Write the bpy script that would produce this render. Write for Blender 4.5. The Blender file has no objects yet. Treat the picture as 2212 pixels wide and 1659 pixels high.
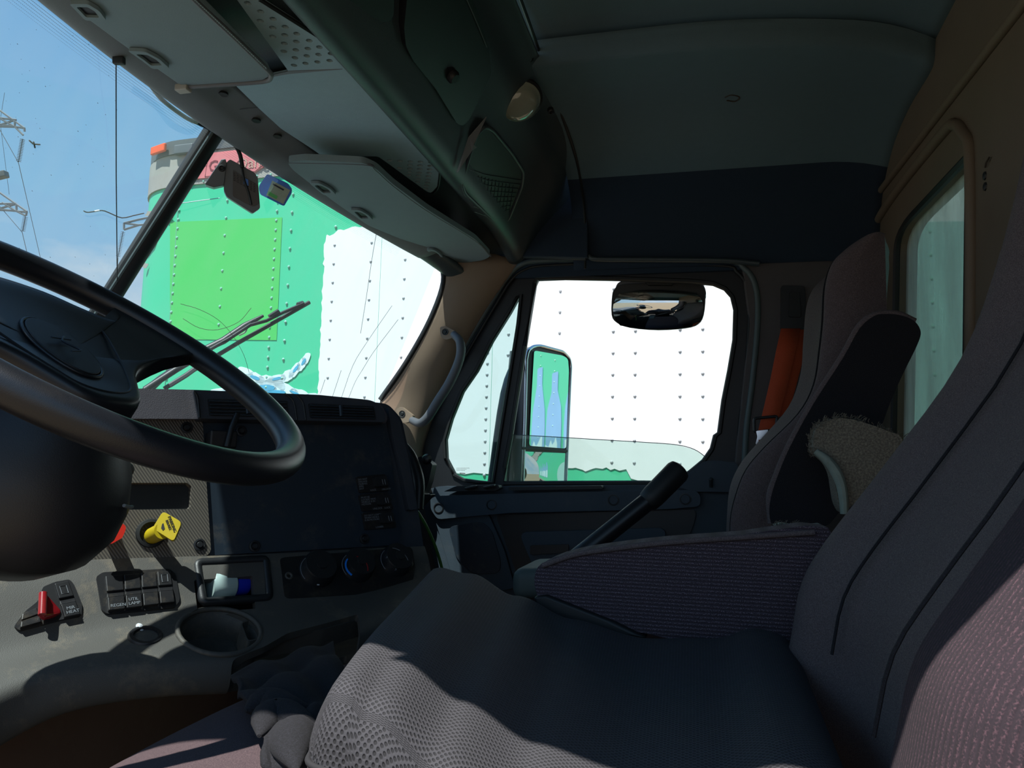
import bpy, bmesh, math, random
from math import sin, cos, pi, radians, sqrt
from mathutils import Vector as V, Matrix
from mathutils.geometry import tessellate_polygon
random.seed(7)
# ------------------------------------------------------------------ camera, world, sun, exposure
SC = bpy.context.scene
COL = SC.collection
FPX, CX, CY = 1661.0, 1106.0, 829.5
YAW, PIT, ROL = radians(14.5), radians(6.2), radians(1.5)
FW = V((-sin(YAW)*cos(PIT), cos(YAW)*cos(PIT), sin(PIT)))
R0 = V((cos(YAW), sin(YAW), 0)); U0 = R0.cross(FW)
RT = R0*cos(ROL) + U0*sin(ROL); UP = -R0*sin(ROL) + U0*cos(ROL)
cd = bpy.data.cameras.new('camera'); cam = bpy.data.objects.new('camera', cd); COL.objects.link(cam)
cd.sensor_width = 36; cd.lens = FPX/2212*36; cd.clip_start = .02; cd.clip_end = 600
m = Matrix.Identity(4)
for i in range(3):
    m[i][0] = RT[i]; m[i][1] = UP[i]; m[i][2] = -FW[i]
cam.matrix_world = m
SC.camera = cam
SC.view_settings.view_transform = 'Standard'; SC.view_settings.look = 'None'
SC.view_settings.gamma = 1; SC.view_settings.use_curve_mapping = False
SC.view_settings.exposure = 0.0
SUN_DIR = V((.19, .44, -1)).normalized(); SUN_E = 9.0; SKY = 1.0
w = bpy.data.worlds.new('sky'); SC.world = w; w.use_nodes = True
nt = w.node_tree; nt.nodes.clear(); N = nt.nodes.new; L = nt.links.new
out = N('ShaderNodeOutputWorld'); bg = N('ShaderNodeBackground'); tc = N('ShaderNodeTexCoord')
sp = N('ShaderNodeSeparateXYZ'); L(tc.outputs['Generated'], sp.inputs[0])
cr = N('ShaderNodeValToRGB'); L(sp.outputs['Z'], cr.inputs[0])
e = cr.color_ramp.elements; e[0].position = 0.0; e[0].color = (.50, .66, .84, 1); e[1].position = .62; e[1].color = (.15, .37, .72, 1)
e2 = cr.color_ramp.elements.new(.28); e2.color = (.30, .55, .82, 1)
ns = N('ShaderNodeTexNoise'); ns.inputs['Scale'].default_value = 2.6; ns.inputs['Detail'].default_value = 6; ns.inputs['Roughness'].default_value = .55
mp = N('ShaderNodeMapping'); mp.inputs['Location'].default_value = (.35, .1, .0); mp.inputs['Scale'].default_value = (1, 1, 2.2)
L(tc.outputs['Generated'], mp.inputs[0]); L(mp.outputs[0], ns.inputs['Vector'])
c2 = N('ShaderNodeValToRGB'); c2.color_ramp.elements[0].position = .5; c2.color_ramp.elements[1].position = .66; L(ns.outputs['Fac'], c2.inputs[0])
lo = N('ShaderNodeMapRange'); lo.inputs['From Min'].default_value = .36; lo.inputs['From Max'].default_value = .24; L(sp.outputs['Z'], lo.inputs['Value'])
ml = N('ShaderNodeMath'); ml.operation = 'MULTIPLY'; L(c2.outputs[0], ml.inputs[0]); L(lo.outputs[0], ml.inputs[1])
mx = N('ShaderNodeMixRGB'); L(ml.outputs[0], mx.inputs[0]); L(cr.outputs[0], mx.inputs[1]); mx.inputs[2].default_value = (.78, .80, .86, 1)
L(mx.outputs[0], bg.inputs['Color']); bg.inputs['Strength'].default_value = SKY; L(bg.outputs[0], out.inputs[0])
sl = bpy.data.lights.new('sun', 'SUN'); sl.energy = SUN_E; sl.angle = radians(.6); sl.color = (1, .965, .91)
so = bpy.data.objects.new('sun', sl); COL.objects.link(so); so.location = (-3, -6, 12)
so.rotation_euler = SUN_DIR.to_track_quat('-Z', 'Y').to_euler()

# ------------------------------------------------------------------ pixel helpers (pixel -> point on a real plane of the place)
def ray(px, py): return FW + RT*((px-CX)/FPX) - UP*((py-CY)/FPX)
def P(px, py, X=None, Y=None, Z=None, d=None):
    r = ray(px, py)
    s = X/r.x if X is not None else Y/r.y if Y is not None else Z/r.z if Z is not None else d
    return r*s
class Plane:
    def __init__(s, p, n): s.p = V(p); s.n = V(n).normalized()
    def at(s, px, py, off=0):
        r = ray(px, py); return r*(((s.p + s.n*off).dot(s.n))/r.dot(s.n))
    def pts(s, l, off=0): return [s.at(a, b, off) for a, b in l]
def lerp(a, b, t): return a + (b-a)*t

# ------------------------------------------------------------------ materials
def lin(c):
    if isinstance(c, str): c = [int(c[i:i+2], 16)/255 for i in (0, 2, 4)]
    else: c = [x/255 for x in c]
    return tuple(x/12.92 if x <= .04045 else ((x+.055)/1.055)**2.4 for x in c) + (1,)
def mat(name, col, rough=.6, var=.15, vscale=30, bump=0, bscale=400, metal=0, kind=None, col2=None, dust=0, spec=.5, clear=0):
    m = bpy.data.materials.new(name); m.use_nodes = True; t = m.node_tree; N = t.nodes.new; L = t.links.new
    b = t.nodes['Principled BSDF']; b.inputs['Roughness'].default_value = rough; b.inputs['Metallic'].default_value = metal
    b.inputs['Specular IOR Level'].default_value = spec
    if clear: b.inputs['Coat Weight'].default_value = clear
    c = lin(col); tc = N('ShaderNodeTexCoord')
    n = N('ShaderNodeTexNoise'); n.inputs['Scale'].default_value = vscale; n.inputs['Detail'].default_value = 5; L(tc.outputs['Object'], n.inputs['Vector'])
    r = N('ShaderNodeMixRGB'); L(n.outputs['Fac'], r.inputs[0])
    r.inputs[1].default_value = tuple(x*(1-var) for x in c[:3])+(1,); r.inputs[2].default_value = tuple(min(1, x*(1+var)) for x in c[:3])+(1,)
    last = r.outputs[0]; h = None
    if kind in ('mesh', 'net'):
        mp = N('ShaderNodeMapping'); mp.inputs['Rotation'].default_value = (0, 0, radians(45)); L(tc.outputs['UV'], mp.inputs[0])
        v = N('ShaderNodeTexVoronoi'); v.voronoi_dimensions = '2D'; v.inputs['Randomness'].default_value = 0.06; v.inputs['Scale'].default_value = bscale
        L(mp.outputs[0], v.inputs['Vector']); cr = N('ShaderNodeValToRGB'); cr.color_ramp.elements[0].position = .22; cr.color_ramp.elements[1].position = .42
        L(v.outputs['Distance'], cr.inputs[0]); mx = N('ShaderNodeMixRGB'); L(cr.outputs[0], mx.inputs[0]); L(last, mx.inputs[2]); mx.inputs[1].default_value = tuple(x*.32 for x in c[:3])+(1,)
        last = mx.outputs[0]; h = cr.outputs[0]
    elif kind in ('rib', 'carbon', 'ribv'):
        wv = N('ShaderNodeTexWave'); wv.wave_type = 'BANDS'; wv.bands_direction = {'rib': 'Z', 'carbon': 'DIAGONAL', 'ribv': 'X'}[kind]; wv.inputs['Scale'].default_value = bscale
        wv.inputs['Distortion'].default_value = .4 if kind != 'carbon' else 0; wv.inputs['Detail'].default_value = 1
        L(tc.outputs['UV' if kind == 'ribv' else 'Object'], wv.inputs['Vector'])
        n3 = N('ShaderNodeTexNoise'); n3.inputs['Scale'].default_value = 700; n3.inputs['Detail'].default_value = 1; L(tc.outputs['Object'], n3.inputs['Vector'])
        cr = N('ShaderNodeValToRGB'); cr.color_ramp.elements[0].position = .45; cr.color_ramp.elements[1].position = .72; L(n3.outputs['Fac'], cr.inputs[0])
        mu = N('ShaderNodeMath'); mu.operation = 'MULTIPLY'; L(wv.outputs['Fac'], mu.inputs[0])
        if kind == 'carbon': mu.inputs[1].default_value = 1
        else: L(cr.outputs[0], mu.inputs[1])
        mx = N('ShaderNodeMixRGB'); L(mu.outputs[0], mx.inputs[0]); L(last, mx.inputs[1]); mx.inputs[2].default_value = lin(col2) if col2 else tuple(min(1, x*2.2) for x in c[:3])+(1,)
        last = mx.outputs[0]; h = wv.outputs['Fac']
    elif kind == 'fabric':
        n3 = N('ShaderNodeTexNoise'); n3.inputs['Scale'].default_value = bscale; n3.inputs['Detail'].default_value = 3; n3.inputs['Roughness'].default_value = .8; L(tc.outputs['Object'], n3.inputs['Vector'])
        cr = N('ShaderNodeValToRGB'); cr.color_ramp.elements[0].position = .42; cr.color_ramp.elements[1].position = .68; L(n3.outputs['Fac'], cr.inputs[0])
        mx = N('ShaderNodeMixRGB'); L(cr.outputs[0], mx.inputs[0]); L(last, mx.inputs[1]); mx.inputs[2].default_value = lin(col2) if col2 else tuple(min(1, x*2) for x in c[:3])+(1,)
        last = mx.outputs[0]; h = n3.outputs['Fac']
    elif bump:
        n3 = N('ShaderNodeTexNoise'); n3.inputs['Scale'].default_value = bscale; n3.inputs['Detail'].default_value = 2; L(tc.outputs['Object'], n3.inputs['Vector']); h = n3.outputs['Fac']
    if dust:
        n4 = N('ShaderNodeTexNoise'); n4.inputs['Scale'].default_value = 14; n4.inputs['Detail'].default_value = 9; n4.inputs['Roughness'].default_value = .75; L(tc.outputs['Object'], n4.inputs['Vector'])
        cr = N('ShaderNodeValToRGB'); cr.color_ramp.elements[0].position = .52; cr.color_ramp.elements[1].position = .75; L(n4.outputs['Fac'], cr.inputs[0])
        mu = N('ShaderNodeMath'); mu.operation = 'MULTIPLY'; L(cr.outputs[0], mu.inputs[0]); mu.inputs[1].default_value = dust
        mx = N('ShaderNodeMixRGB'); L(mu.outputs[0], mx.inputs[0]); L(last, mx.inputs[1]); mx.inputs[2].default_value = lin('8a7a62'); last = mx.outputs[0]
    L(last, b.inputs['Base Color'])
    if h is not None and bump:
        bp = N('ShaderNodeBump'); bp.inputs['Strength'].default_value = bump; bp.inputs['Distance'].default_value = .001; L(h, bp.inputs['Height']); L(bp.outputs[0], b.inputs['Normal'])
    return m
def glass(name, tint, dirt=0, refl=.06):
    m = bpy.data.materials.new(name); m.use_nodes = True; t = m.node_tree; t.nodes.clear(); N = t.nodes.new; L = t.links.new
    o = N('ShaderNodeOutputMaterial'); tr = N('ShaderNodeBsdfTransparent'); tr.inputs[0].default_value = lin(tint)
    g = N('ShaderNodeBsdfGlossy'); g.inputs['Roughness'].default_value = .02
    fr = N('ShaderNodeLayerWeight'); fr.inputs[0].default_value = .5
    pw = N('ShaderNodeMath'); pw.operation = 'POWER'; L(fr.outputs['Facing'], pw.inputs[0]); pw.inputs[1].default_value = 4.5
    mu = N('ShaderNodeMath'); mu.operation = 'MULTIPLY_ADD'; L(pw.outputs[0], mu.inputs[0]); mu.inputs[1].default_value = .7; mu.inputs[2].default_value = refl*.6
    mx = N('ShaderNodeMixShader'); L(mu.outputs[0], mx.inputs[0]); L(tr.outputs[0], mx.inputs[1]); L(g.outputs[0], mx.inputs[2]); last = mx.outputs[0]
    if dirt:
        d = N('ShaderNodeBsdfDiffuse'); d.inputs[0].default_value = (.5, .56, .56, 1); tl = N('ShaderNodeBsdfTranslucent'); tl.inputs[0].default_value = (.55, .6, .57, 1)
        ad = N('ShaderNodeMixShader'); ad.inputs[0].default_value = .5; L(d.outputs[0], ad.inputs[1]); L(tl.outputs[0], ad.inputs[2])
        tc = N('ShaderNodeTexCoord'); mp = N('ShaderNodeMapping'); mp.inputs['Scale'].default_value = (3, 6, 1.2); L(tc.outputs['Object'], mp.inputs[0])
        n = N('ShaderNodeTexNoise'); n.inputs['Scale'].default_value = 3; n.inputs['Detail'].default_value = 7; L(mp.outputs[0], n.inputs['Vector'])
        m2 = N('ShaderNodeMath'); m2.operation = 'MULTIPLY'; L(n.outputs['Fac'], m2.inputs[0]); m2.inputs[1].default_value = dirt*2
        mm = N('ShaderNodeMixShader'); L(m2.outputs[0], mm.inputs[0]); L(last, mm.inputs[1]); L(ad.outputs[0], mm.inputs[2]); last = mm.outputs[0]
    L(last, o.inputs[0]); return m
MT = dict(
 black=mat('black_plastic', '1a1c1f', .45, .15, 40, .15, 900), soft=mat('soft_black', '141518', .8, .2, 30),
 dash=mat('dash_grey', '45433f', .62, .12, 12, .35, 900, dust=.45), dashshade=mat('dash_shade', '30363f', .55, .12, 12, .3, 900, dust=.12), dashtop=mat('dash_pad', '45434a', .6, .1, 20, .5, 700, dust=.1),  # bluish second dash tone has shade put into its colour
 panel=mat('panel_black', '1a2733', .5, .15, 30, .1, 600, dust=.22), carbon=mat('carbon_trim', '3d3a36', .5, .1, 30, .4, 95, kind='carbon', col2='6a645a'),
 switch=mat('switch_black', '1c1c1e', .35, .2, 60, .05, 300, dust=.25), wheel=mat('wheel_rubber', '15181d', .36, .2, 12, .12, 1200, dust=.03),
 shell=mat('console_shell', '39454a', .40, .08, 20, .35, 900), liner=mat('liner_fabric', '90aab2', .85, .06, 90, .3, 500), visor=mat('visor_vinyl', '73858a', .75, .05, 30, .2, 700),
 header=mat('header_vinyl', '72777a', .7, .06, 30, .2, 700),
 ceil=mat('headliner', '586f76', .9, .06, 50, .3, 500), wallshade=mat('headliner_shade', '1f2f3f', .9, .08, 50, .3, 500),  # second tone is the headliner with shade put into the colour
 beige=mat('beige_trim', '8e7b68', .6, .08, 18, .25, 700, dust=.1), brown=mat('brown_trim', '6f6252', .65, .1, 9, .3, 600, dust=.12), kick=mat('kick_panel', '6a5040', .7, .12, 12, .2, 500, dust=.2),
 pillar=mat('pillar_trim', '4f4a4a', .65, .1, 14, .25, 600), doorframe=mat('door_frame', '15181c', .5, .1, 20, .1, 500), doorpanel=mat('door_panel', '323f4a', .6, .1, 14, .3, 700, dust=.08),
 seal=mat('rubber_seal', '4f5c5c', .5, .1, 30), rubber=mat('rubber_dark', '16191a', .55, .2, 30),
 meshpad=mat('perforated_fabric', '3d3c40', .85, .12, 60, .8, 255, kind='mesh'), maroon=mat('maroon_fabric', '3d3034', .95, .1, 30, .6, 900, kind='fabric', col2='5a4a4c'),
 seatrib=mat('ribbed_fabric', '382e35', .95, .12, 40, .8, 62, kind='rib', col2='8a7a84'), seatfab=mat('seat_fabric', '4c4143', .95, .1, 25, .6, 800, kind='fabric', col2='776a68'),
 bolster=mat('bolster_rib', '2e242b', .95, .15, 30, .9, 60, kind='ribv', col2='5c424a'), cloth=mat('black_cloth', '0c0c10', .95, .2, 60, .5, 700, kind='fabric', col2='212128'),
 foam=mat('torn_felt', '5c564c', 1, .3, 50, .9, 300, kind='fabric', col2='8b8474'), felt=mat('felt_edge', '7f8a80', 1, .2, 60, .5, 300),
 vinyl=mat('vinyl_teal', '4a5654', .6, .15, 25), orange=mat('orange_webbing', 'b8401c', .75, .12, 60, .4, 900, kind='fabric', col2='c85a30'),
 chrome=mat('chrome', 'c8ccd2', .15, .02, 10, metal=1), steel=mat('dull_metal', '6e7478', .4, .1, 40, metal=.8), mirror=mat('mirror_glass', 'e8eeee', .015, 0, 1, metal=1),
 hous=mat('mirror_housing', '5a5c60', .5, .1, 20), yellow=mat('yellow_knob', 'b9a20e', .45, .08, 60, dust=.12), red=mat('red_knob', 'cf2a16', .4, .05, 20), redlens=mat('red_lens', '8c1820', .25, .15, 80, dust=.15, clear=.5),
 white=mat('white_print', 'b9bcc0', .6, .05, 20), dim=mat('faded_print', '71767c', .6, .2, 60), blue=mat('blue_plastic', '1478dc', .35, .05, 20), bluecap=mat('blue_cap', '1a2ec0', .4, .05, 20), bottle=mat('bottle_white', '9fb3b0', .35, .1, 50),
 sensor=mat('sensor_grey', '5a6266', .45, .08, 30), screen=mat('dark_glossy', '24282a', .3, .1, 8), tag=mat('tag_print', '9db09a', .3, .3, 60), lens=mat('lamp_lens', '9aa090', .12, .1, 20, clear=1),
 tgreen=mat('trailer_green', '48c394', .35, .03, .8), tgreen2=mat('trailer_patch', '4fc262', .35, .03, .8), twhite=mat('paint_white', 'e9ecec', .45, .02, 1.5), trail=mat('rail_grey', '9d9a92', .5, .12, 6, dust=.3), tdark=mat('cap_grey', '56585a', .5, .25, 6, dust=.3),
 tred=mat('plate_red', 'd2787a', .45, .15, 8), tredd=mat('plate_red_dark', '7c2730', .5, .1, 8), tlogo=mat('plate_silver', 'c09a8a', .4, .1, 8), amber=mat('amber_lens', 'f05a18', .3, .1, 20), rivet=mat('rivet_head', '8cc9b4', .4, .1, 10), rivetw=mat('rivet_white', 'a9adb0', .4, .1, 10),
 ice=mat('splash_white', 'd8f0f4', .4, .05, 4), iceb=mat('splash_blue', '4fa5c8', .4, .3, 12), water=mat('print_blue', '7fb0d6', .4, .1, 3),
 galv=mat('galvanised', '767c80', .6, .1, 3), wire=mat('power_wire', '3a3f48', .6), insul=mat('insulator', '2c3c50', .3), ground=mat('gravel', '7a6a55', 1, .45, 9, .8, 40), floor=mat('floor_mat', '24221f', .95, .2, 20, .3, 300),
 tpale=mat('trailer_pale', 'a4d0ca', .5, .06, .7), green=mat('green_wire', '4a7a3a', .5), wshield=glass('windshield_glass', 'e2f0f2', .075, .04), quarter=glass('quarter_glass', 'dfeceb', .0), sideg=glass('side_glass', 'e4efeb', .05), rearg=glass('rear_glass', 'c0cfca', .40), crack=mat('crack', 'dfe8ec', .2), dirtm=mat('dirt', '3c342c', .9, .4, 80))

# ------------------------------------------------------------------ object helpers
def tag(o, label=None, cat=None, group=None, kind=None):
    if label: o['label'] = label
    if cat: o['category'] = cat
    if group: o['group'] = group
    if kind: o['kind'] = kind
    return o
def thing(name, label, cat, loc=(0, 0, 0), group=None, kind=None):
    o = bpy.data.objects.new(name, None); o.empty_display_size = .05; o.location = loc; COL.objects.link(o)
    return tag(o, label, cat, group, kind)
def wloc(p):
    v = V((0, 0, 0))
    while p is not None: v += V(p.location); p = p.parent
    return v
def link(name, verts, faces, material, parent=None, smooth=True, uvs=None, bevel=0, bseg=3, solid=0, ang=35):
    """verts in place coordinates; the origin goes to the parent's point or to the mesh's own base"""
    verts = [V(v) for v in verts]
    if parent is None:
        o0 = V((sum(v.x for v in verts)/len(verts), sum(v.y for v in verts)/len(verts), min(v.z for v in verts)))
    else: o0 = wloc(parent)
    me = bpy.data.meshes.new(name); me.from_pydata([v-o0 for v in verts], [], [tuple(f) for f in faces])
    if uvs:
        uv = me.uv_layers.new(name='UVMap')
        for l in me.loops: uv.data[l.index].uv = uvs[l.vertex_index]
    me.materials.append(MT[material]); me.validate(); me.update()
    bm = bmesh.new(); bm.from_mesh(me); bmesh.ops.recalc_face_normals(bm, faces=bm.faces); bm.to_mesh(me); bm.free()
    o = bpy.data.objects.new(name, me); COL.objects.link(o)
    if parent is not None: o.parent = parent
    else: o.location = o0
    if smooth:
        me.shade_smooth()
        if ang < 180: me.set_sharp_from_angle(angle=radians(ang))
    if solid:
        s = o.modifiers.new('solid', 'SOLIDIFY'); s.thickness = solid; s.offset = 0
    if bevel:
        b = o.modifiers.new('bevel', 'BEVEL'); b.width = bevel; b.segments = bseg; b.limit_method = 'ANGLE'; b.angle_limit = radians(30); b.harden_normals = False
        me.shade_smooth(); b2 = o.modifiers.new('wn', 'WEIGHTED_NORMAL'); b2.keep_sharp = False
    return o
def plate(name, loops, vec, material, parent=None, bevel=0, bseg=3, smooth=False):
    """solid sheet: outline + holes, pushed through by vec"""
    vec = V(vec); loops = [[V(p) for p in l] for l in loops]; flat = [p for l in loops for p in l]; n = len(flat)
    tris = tessellate_polygon(loops); verts = flat + [p+vec for p in flat]; faces = []
    for t in tris: faces.append(t); faces.append(tuple(i+n for i in reversed(t)))
    b = 0
    for l in loops:
        k = len(l)
        for i in range(k):
            a, c = b+i, b+(i+1) % k; faces.append((a, c, c+n, a+n))
        b += k
    return link(name, verts, faces, material, parent, smooth=smooth or bevel > 0, bevel=bevel, bseg=bseg, ang=30)
def fillet(pts, r, n=5):
    """round the corners of a pixel outline; r number or list"""
    out = []; k = len(pts)
    for i in range(k):
        p0, p1, p2 = V(pts[i-1]), V(pts[i]), V(pts[(i+1) % k]); rr = r[i] if isinstance(r, (list, tuple)) else r
        a, b = (p0-p1), (p2-p1); t = min(rr, a.length*.48, b.length*.48)
        if t < .01: out.append(tuple(p1)); continue
        A = p1 + a.normalized()*t; B = p1 + b.normalized()*t
        for j in range(n+1):
            u = j/n; q = A*(1-u)**2 + p1*2*u*(1-u) + B*u*u; out.append(tuple(q))
    return out
def crom(pts, k=6, closed=False):
    pts = [V(p) for p in pts]; n = len(pts); out = []
    rng = n if closed else n-1
    for i in range(rng):
        p1, p2 = pts[i], pts[(i+1) % n]
        p0 = pts[i-1] if (closed or i > 0) else p1*2-p2
        p3 = pts[(i+2) % n] if (closed or i < n-2) else p2*2-p1
        for j in range(k):
            t = j/k; out.append(.5*((2*p1)+(p2-p0)*t+(2*p0-5*p1+4*p2-p3)*t*t+(3*p1-p0-3*p2+p3)*t**3))
    if not closed: out.append(pts[-1])
    return out
def tubegeo(path, r, n=10, closed=False, flat=1.0, flatdir=None):
    path = [V(p) for p in path]; m = len(path); verts = []; faces = []
    rs = r if isinstance(r, (list, tuple)) else [r]*m
    tprev = None; u = None
    for i, p in enumerate(path):
        a = path[i-1] if (closed or i > 0) else p; b = path[(i+1) % m] if (closed or i < m-1) else p
        t = (b-a).normalized()
        if u is None:
            u = V(flatdir) if flatdir is not None else (V((0, 0, 1)) if abs(t.z) < .9 else V((1, 0, 0)))
        u = (u - t*u.dot(t)).normalized(); v = t.cross(u)
        for j in range(n):
            an = 2*pi*j/n; verts.append(p + (u*cos(an)*flat + v*sin(an))*rs[i])
    for i in range(m if closed else m-1):
        for j in range(n):
            a = i*n+j; b = i*n+(j+1) % n; c = ((i+1) % m)*n+(j+1) % n; d = ((i+1) % m)*n+j; faces.append((a, b, c, d))
    if not closed: faces += [tuple(range(n-1, -1, -1)), tuple((m-1)*n+j for j in range(n))]
    return verts, faces
def tube(name, path, r, material, parent=None, n=10, closed=False, k=0, flat=1.0, flatdir=None):
    if k: path = crom(path, k, closed)
    if isinstance(r, (list, tuple)) and len(r) != len(path):
        q = []
        for i in range(len(path)):
            x = i/(len(path)-1)*(len(r)-1); a = int(min(x, len(r)-2)); q.append(lerp(r[a], r[a+1], x-a))
        r = q
    v, f = tubegeo(path, r, n, closed, flat, flatdir)
    return link(name, v, f, material, parent, ang=50)
class Geo:
    def __init__(s): s.v = []; s.f = []
    def add(s, v, f):
        b = len(s.v); s.v += list(v); s.f += [tuple(i+b for i in q) for q in f]
    def tube(s, path, r, n=6, **k): s.add(*tubegeo(path, r, n, **k))
    def box(s, c, ax):
        c = V(c); a, b, d = [V(x) for x in ax]
        v = [c+a*i+b*j+d*k for i in (-1, 1) for j in (-1, 1) for k in (-1, 1)]
        s.add(v, [(0, 1, 3, 2), (4, 6, 7, 5), (0, 4, 5, 1), (2, 3, 7, 6), (0, 2, 6, 4), (1, 5, 7, 3)])
    def dome(s, c, n, r, h=None, seg=8, rings=3):
        c, n = V(c), V(n).normalized(); u = n.orthogonal().normalized(); w = n.cross(u); h = h or r*.6; v = []; f = []
        for i in range(rings):
            a = pi/2*i/rings; rr = r*cos(a); hh = h*sin(a)
            for j in range(seg): t = 2*pi*j/seg; v.append(c+u*cos(t)*rr+w*sin(t)*rr+n*hh)
        v.append(c+n*h)
        for i in range(rings-1):
            for j in range(seg): f.append((i*seg+j, i*seg+(j+1) % seg, (i+1)*seg+(j+1) % seg, (i+1)*seg+j))
        for j in range(seg): f.append(((rings-1)*seg+j, (rings-1)*seg+(j+1) % seg, rings*seg))
        f.append(tuple(range(seg-1, -1, -1))); s.add(v, f)
    def out(s, name, material, parent=None, **k): return link(name, s.v, s.f, material, parent, **k)
def lathe(name, c, axis, prof, material, parent=None, n=28):
    c, a = V(c), V(axis).normalized(); u = a.orthogonal().normalized(); w = a.cross(u); v = []; f = []
    for r, h in prof:
        for j in range(n): t = 2*pi*j/n; v.append(c+a*h+(u*cos(t)+w*sin(t))*max(r, 1e-5))
    for i in range(len(prof)-1):
        for j in range(n): f.append((i*n+j, i*n+(j+1) % n, (i+1)*n+(j+1) % n, (i+1)*n+j))
    f.append(tuple(range(n-1, -1, -1))); f.append(tuple((len(prof)-1)*n+j for j in range(n)))
    return link(name, v, f, material, parent, ang=40)
def loft(name, rows, material, parent=None, k=5, kc=5, solid=0, bevel=0, uvs=1.0):
    """smooth sheet through rows of points"""
    rows = [crom(r, kc) for r in rows]; cols = list(zip(*rows)); cols = [crom(c, k) for c in cols]
    nr, nc = len(cols[0]), len(cols); v = []; uv = []
    for i in range(nr):
        for j in range(nc): v.append(cols[j][i])
    mid = nc//2; us = [0]; 
    for j in range(1, nc): us.append(us[-1] + (cols[j][nr//2]-cols[j-1][nr//2]).length)
    vs = [0]
    for i in range(1, nr): vs.append(vs[-1] + (cols[mid][i]-cols[mid][i-1]).length)
    uv = [(us[j]*uvs, vs[i]*uvs) for i in range(nr) for j in range(nc)]
    f = [(i*nc+j, i*nc+j+1, (i+1)*nc+j+1, (i+1)*nc+j) for i in range(nr-1) for j in range(nc-1)]
    return link(name, v, f, material, parent, uvs=uv, solid=solid, ang=60, bevel=bevel)
def blob(name, half, r, fn, material, parent=None, n=(24, 24, 8)):
    """dense rounded box, bent by fn(x,y,z)"""
    bm = bmesh.new(); idx = {}; H = half; vs = []; fs = []; uv = []
    def vert(i, j, k):
        key = (i, j, k)
        if key in idx: return idx[key]
        p = V((-H[0]+2*H[0]*i/n[0], -H[1]+2*H[1]*j/n[1], -H[2]+2*H[2]*k/n[2]))
        q = V([max(-(H[a]-r), min(H[a]-r, p[a])) for a in range(3)]); d = p-q
        pp = q + d.normalized()*r if d.length > 1e-9 else p
        idx[key] = len(vs); vs.append(V(fn(*pp))); uv.append((p.x + (p.z*.8 if abs(p.x) >= H[0]-1e-6 else 0), p.y + (p.z*.8 if abs(p.y) >= H[1]-1e-6 else 0))); return idx[key]
    for i in range(n[0]):
        for j in range(n[1]):
            for k in (0, n[2]): fs.append([vert(i, j, k), vert(i+1, j, k), vert(i+1, j+1, k), vert(i, j+1, k)])
    for i in range(n[0]):
        for k in range(n[2]):
            for j in (0, n[1]): fs.append([vert(i, j, k), vert(i+1, j, k), vert(i+1, j, k+1), vert(i, j, k+1)])
    for j in range(n[1]):
        for k in range(n[2]):
            for i in (0, n[0]): fs.append([vert(i, j, k), vert(i, j+1, k), vert(i, j+1, k+1), vert(i, j, k+1)])
    bm.free()
    return link(name, vs, fs, material, parent, uvs=uv, ang=180)
def rbox(name, c, ax, bevel, material, parent=None):
    g = Geo(); g.box(c, ax); return g.out(name, material, parent, bevel=bevel)
def text(s, pos, right, up, size, material, parent, name='lettering', depth=.0003, align='LEFT'):
    cu = bpy.data.curves.new('t', 'FONT'); cu.body = s; cu.size = size; cu.extrude = depth/2; cu.align_x = align; cu.resolution_u = 2
    o = bpy.data.objects.new('t', cu); COL.objects.link(o); dg = bpy.context.evaluated_depsgraph_get(); me = bpy.data.meshes.new_from_object(o.evaluated_get(dg))
    bpy.data.objects.remove(o); bpy.data.curves.remove(cu)
    r = V(right).normalized(); n = r.cross(V(up)).normalized(); u = n.cross(r)
    vs = [V(pos) + r*v.co.x + u*v.co.y + n*v.co.z for v in me.vertices]; fs = [tuple(p.vertices) for p in me.polygons]; bpy.data.meshes.remove(me)
    return link(name, vs, fs, material, parent, smooth=False)
def cut(o, cutters):
    """real openings: subtract the solids, then drop them"""
    bpy.context.view_layer.update(); dg = bpy.context.evaluated_depsgraph_get(); me = bpy.data.meshes.new_from_object(o.evaluated_get(dg)); o.modifiers.clear()
    bm = bmesh.new(); bm.from_mesh(me); bmesh.ops.recalc_face_normals(bm, faces=bm.faces)
    if bm.calc_volume(signed=True) < 0: bmesh.ops.reverse_faces(bm, faces=bm.faces)
    bm.to_mesh(me); bm.free(); o.data = me
    for c in cutters:
        md = o.modifiers.new('cut', 'BOOLEAN'); md.object = c; md.operation = 'DIFFERENCE'; md.solver = 'EXACT'
    bpy.context.view_layer.update(); dg = bpy.context.evaluated_depsgraph_get(); me = bpy.data.meshes.new_from_object(o.evaluated_get(dg))
    o.modifiers.clear(); o.data = me
    for c in cutters: bpy.data.objects.remove(c)
    me.shade_smooth(); me.set_sharp_from_angle(angle=radians(40))
    return o

# ------------------------------------------------------------------ ground
link('ground', [(-60, -40, -2.05), (60, -40, -2.05), (60, 90, -2.05), (-60, 90, -2.05)], [(0, 1, 2, 3)], 'ground', smooth=False)['kind'] = 'structure'
bpy.data.objects['ground'].name = 'floor_ground'

# ------------------------------------------------------------------ cab shell
def Xh(y): return -.95+.17*((y-1.28)/.9)**2
def Zh(y): return .655-.055*((y-1.28)/.9)**2
def struct(o): o['kind'] = 'structure'; return o
# floor
struct(plate('floor', [[(-1.3, .3, -.8), (.48, .3, -.8), (.48, 2.3, -.8), (-1.3, 2.3, -.8)]], (0, 0, .04), 'floor'))
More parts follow.
